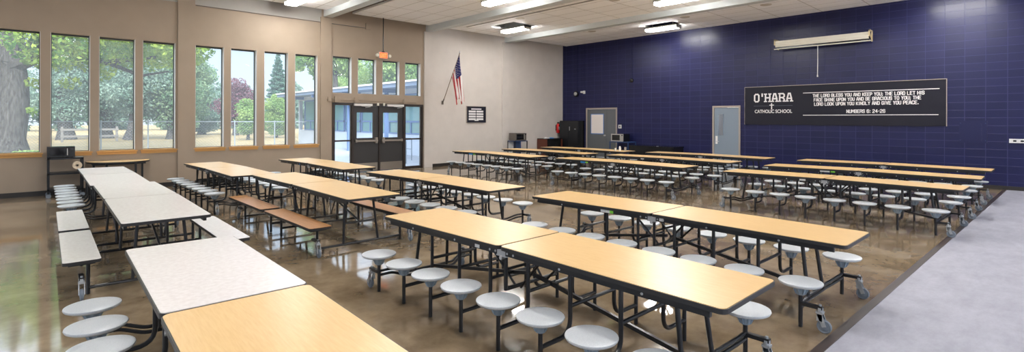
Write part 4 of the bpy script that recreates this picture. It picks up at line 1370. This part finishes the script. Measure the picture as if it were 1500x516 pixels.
# --- low brown cabinet and black storage cabinet in the corner
t = thing('low_cabinet', 'low brown and black cabinet standing against the pale wall near the corner', 'cabinet', (16.45, 15.10, 0))
MB().box(-.55, -.50, -.28, .28, 0, .88).build('side_panel', M['brownwood'], t)
MB().box(.42, .47, -.28, .28, 0, .88).build('side_panel', M['brownwood'], t)
MB().box(-.55, .47, -.28, .28, .88, .91).build('top', M['darkplastic'], t)
MB().box(-.50, .42, -.24, .26, .05, .88).build('body', M['darkplastic'], t)
t = thing('storage_cabinet', 'black two-door cabinet against the navy wall in the corner', 'cabinet', (XB - .26, 14.64, 0))
MB().box(-.20, .24, -.52, .52, .05, 1.68).box(-.18, .24, -.50, .50, 0, .05).build('body', M['darkplastic'], t)
MB().box(-.22, -.20, -.515, -.005, .08, 1.66).build('door', M['black'], t)
dd = MB().box(-.22, -.20, .005, .515, .08, 1.66).build('door', M['black'], t)
MB().box(-.24, -.22, -.08, -.05, 1.25, 1.42).box(-.24, -.22, -.42, -.34, 1.30, 1.33).build('handle', M['chrome'], t)
for i, (dx, c_, lb) in enumerate(((-.28, 'white', 'white papers lying on the low brown cabinet'), (.0, 'bluest', 'blue pack lying on the low brown cabinet beside white papers'))):
    o = MB().box(0, .22, 0, .16, 0, .02).box(.02, .2, .02, .15, .02, .045 if i == 0 else .03).build('paper_stack' if i == 0 else 'folder', M[c_], None, (16.35 + dx, 14.95, .911), .2)
    tag(o, lb, 'papers' if i == 0 else 'folder')

# --- blue cart with silver microwave by the blue wall
t = thing('blue_cart', 'blue steel cart by the navy wall under the silver microwave', 'cart', (17.18, 11.86, 0))
MB().box(-.26, .30, -.45, .45, .82, .85).build('top_shelf', M['bluemetal'], t)
MB().box(-.26, .30, -.45, .45, .2, .23).build('bottom_shelf', M['bluemetal'], t)
for sx in (-.24, .28):
    for sy in (-.43, .43): MB().box(sx - .017, sx + .017, sy - .017, sy + .017, 0.0, .85).build('leg', M['bluemetal'], t)
microwave('silver-fronted microwave on the blue cart by the navy wall', 17.22, 11.98, .85, .58, .44, .31, R(-90), M['darkplastic'], M['glassblack'], M['silver'])
# silver face plate round the microwave front
for o in list(bpy.data.objects):
    if o.name.startswith('door') and o.parent and o.parent.name == 'microwave.002':
        o.data.materials.clear(); o.data.materials.append(M['silver'])

# --- black table along the blue wall
t = thing('black_table', 'long black covered table along the navy wall between the two doors', 'table', (17.15, 10.35, 0))
MB().box(-.36, .40, -.95, .95, .69, .735).build('tabletop', M['darkplastic'], t)
MB().box(-.35, .39, -.93, .93, .08, .69).build('cloth_skirt', M['darkplastic'], t)
for sx in (-.3, .34):
    for sy in (-.85, .85): MB().tube([(sx, sy, 0), (sx, sy, .1)], .02, 8).build('leg', M['black'], t)
MB().box(-.34, -.28, -.30, -.24, .735, .75).build('clip', M['chrome'], t)

# --- cups on the far-right table
cx_, cy_ = 14.18, 9.9
for i, (dx, dy, r_, h_, nm, lab, mm) in enumerate([(0.02, -.0, .04, .15, 'bottle', 'white bottle between cups on the table nearest the blue corner', 'white'),
                                   (-.12, .08, .035, .09, 'cup', 'white cup left of the bottle on the far table', 'white'),
                                   (.16, -.12, .04, .12, 'cup', 'grey cup right of the bottle on the far table', 'silver')]):
    y = cy_ + dy
    z = TZ + top_z(y - 11.355) + .0005
    prof = [(.0001, 0), (r_ * .8, 0), (r_, h_ * .6), (r_ if nm == 'cup' else r_ * .5, h_), (.0001, h_)] if nm == 'bottle' else [(.0001, 0), (r_ * .8, 0), (r_, h_), (r_ * .93, h_), (r_ * .75, .01), (.0001, .01)]
    o = MB().lathe(prof, n=16).build(nm, M[mm], None, (cx_ + dx, y, z))
    tag(o, lab, nm)
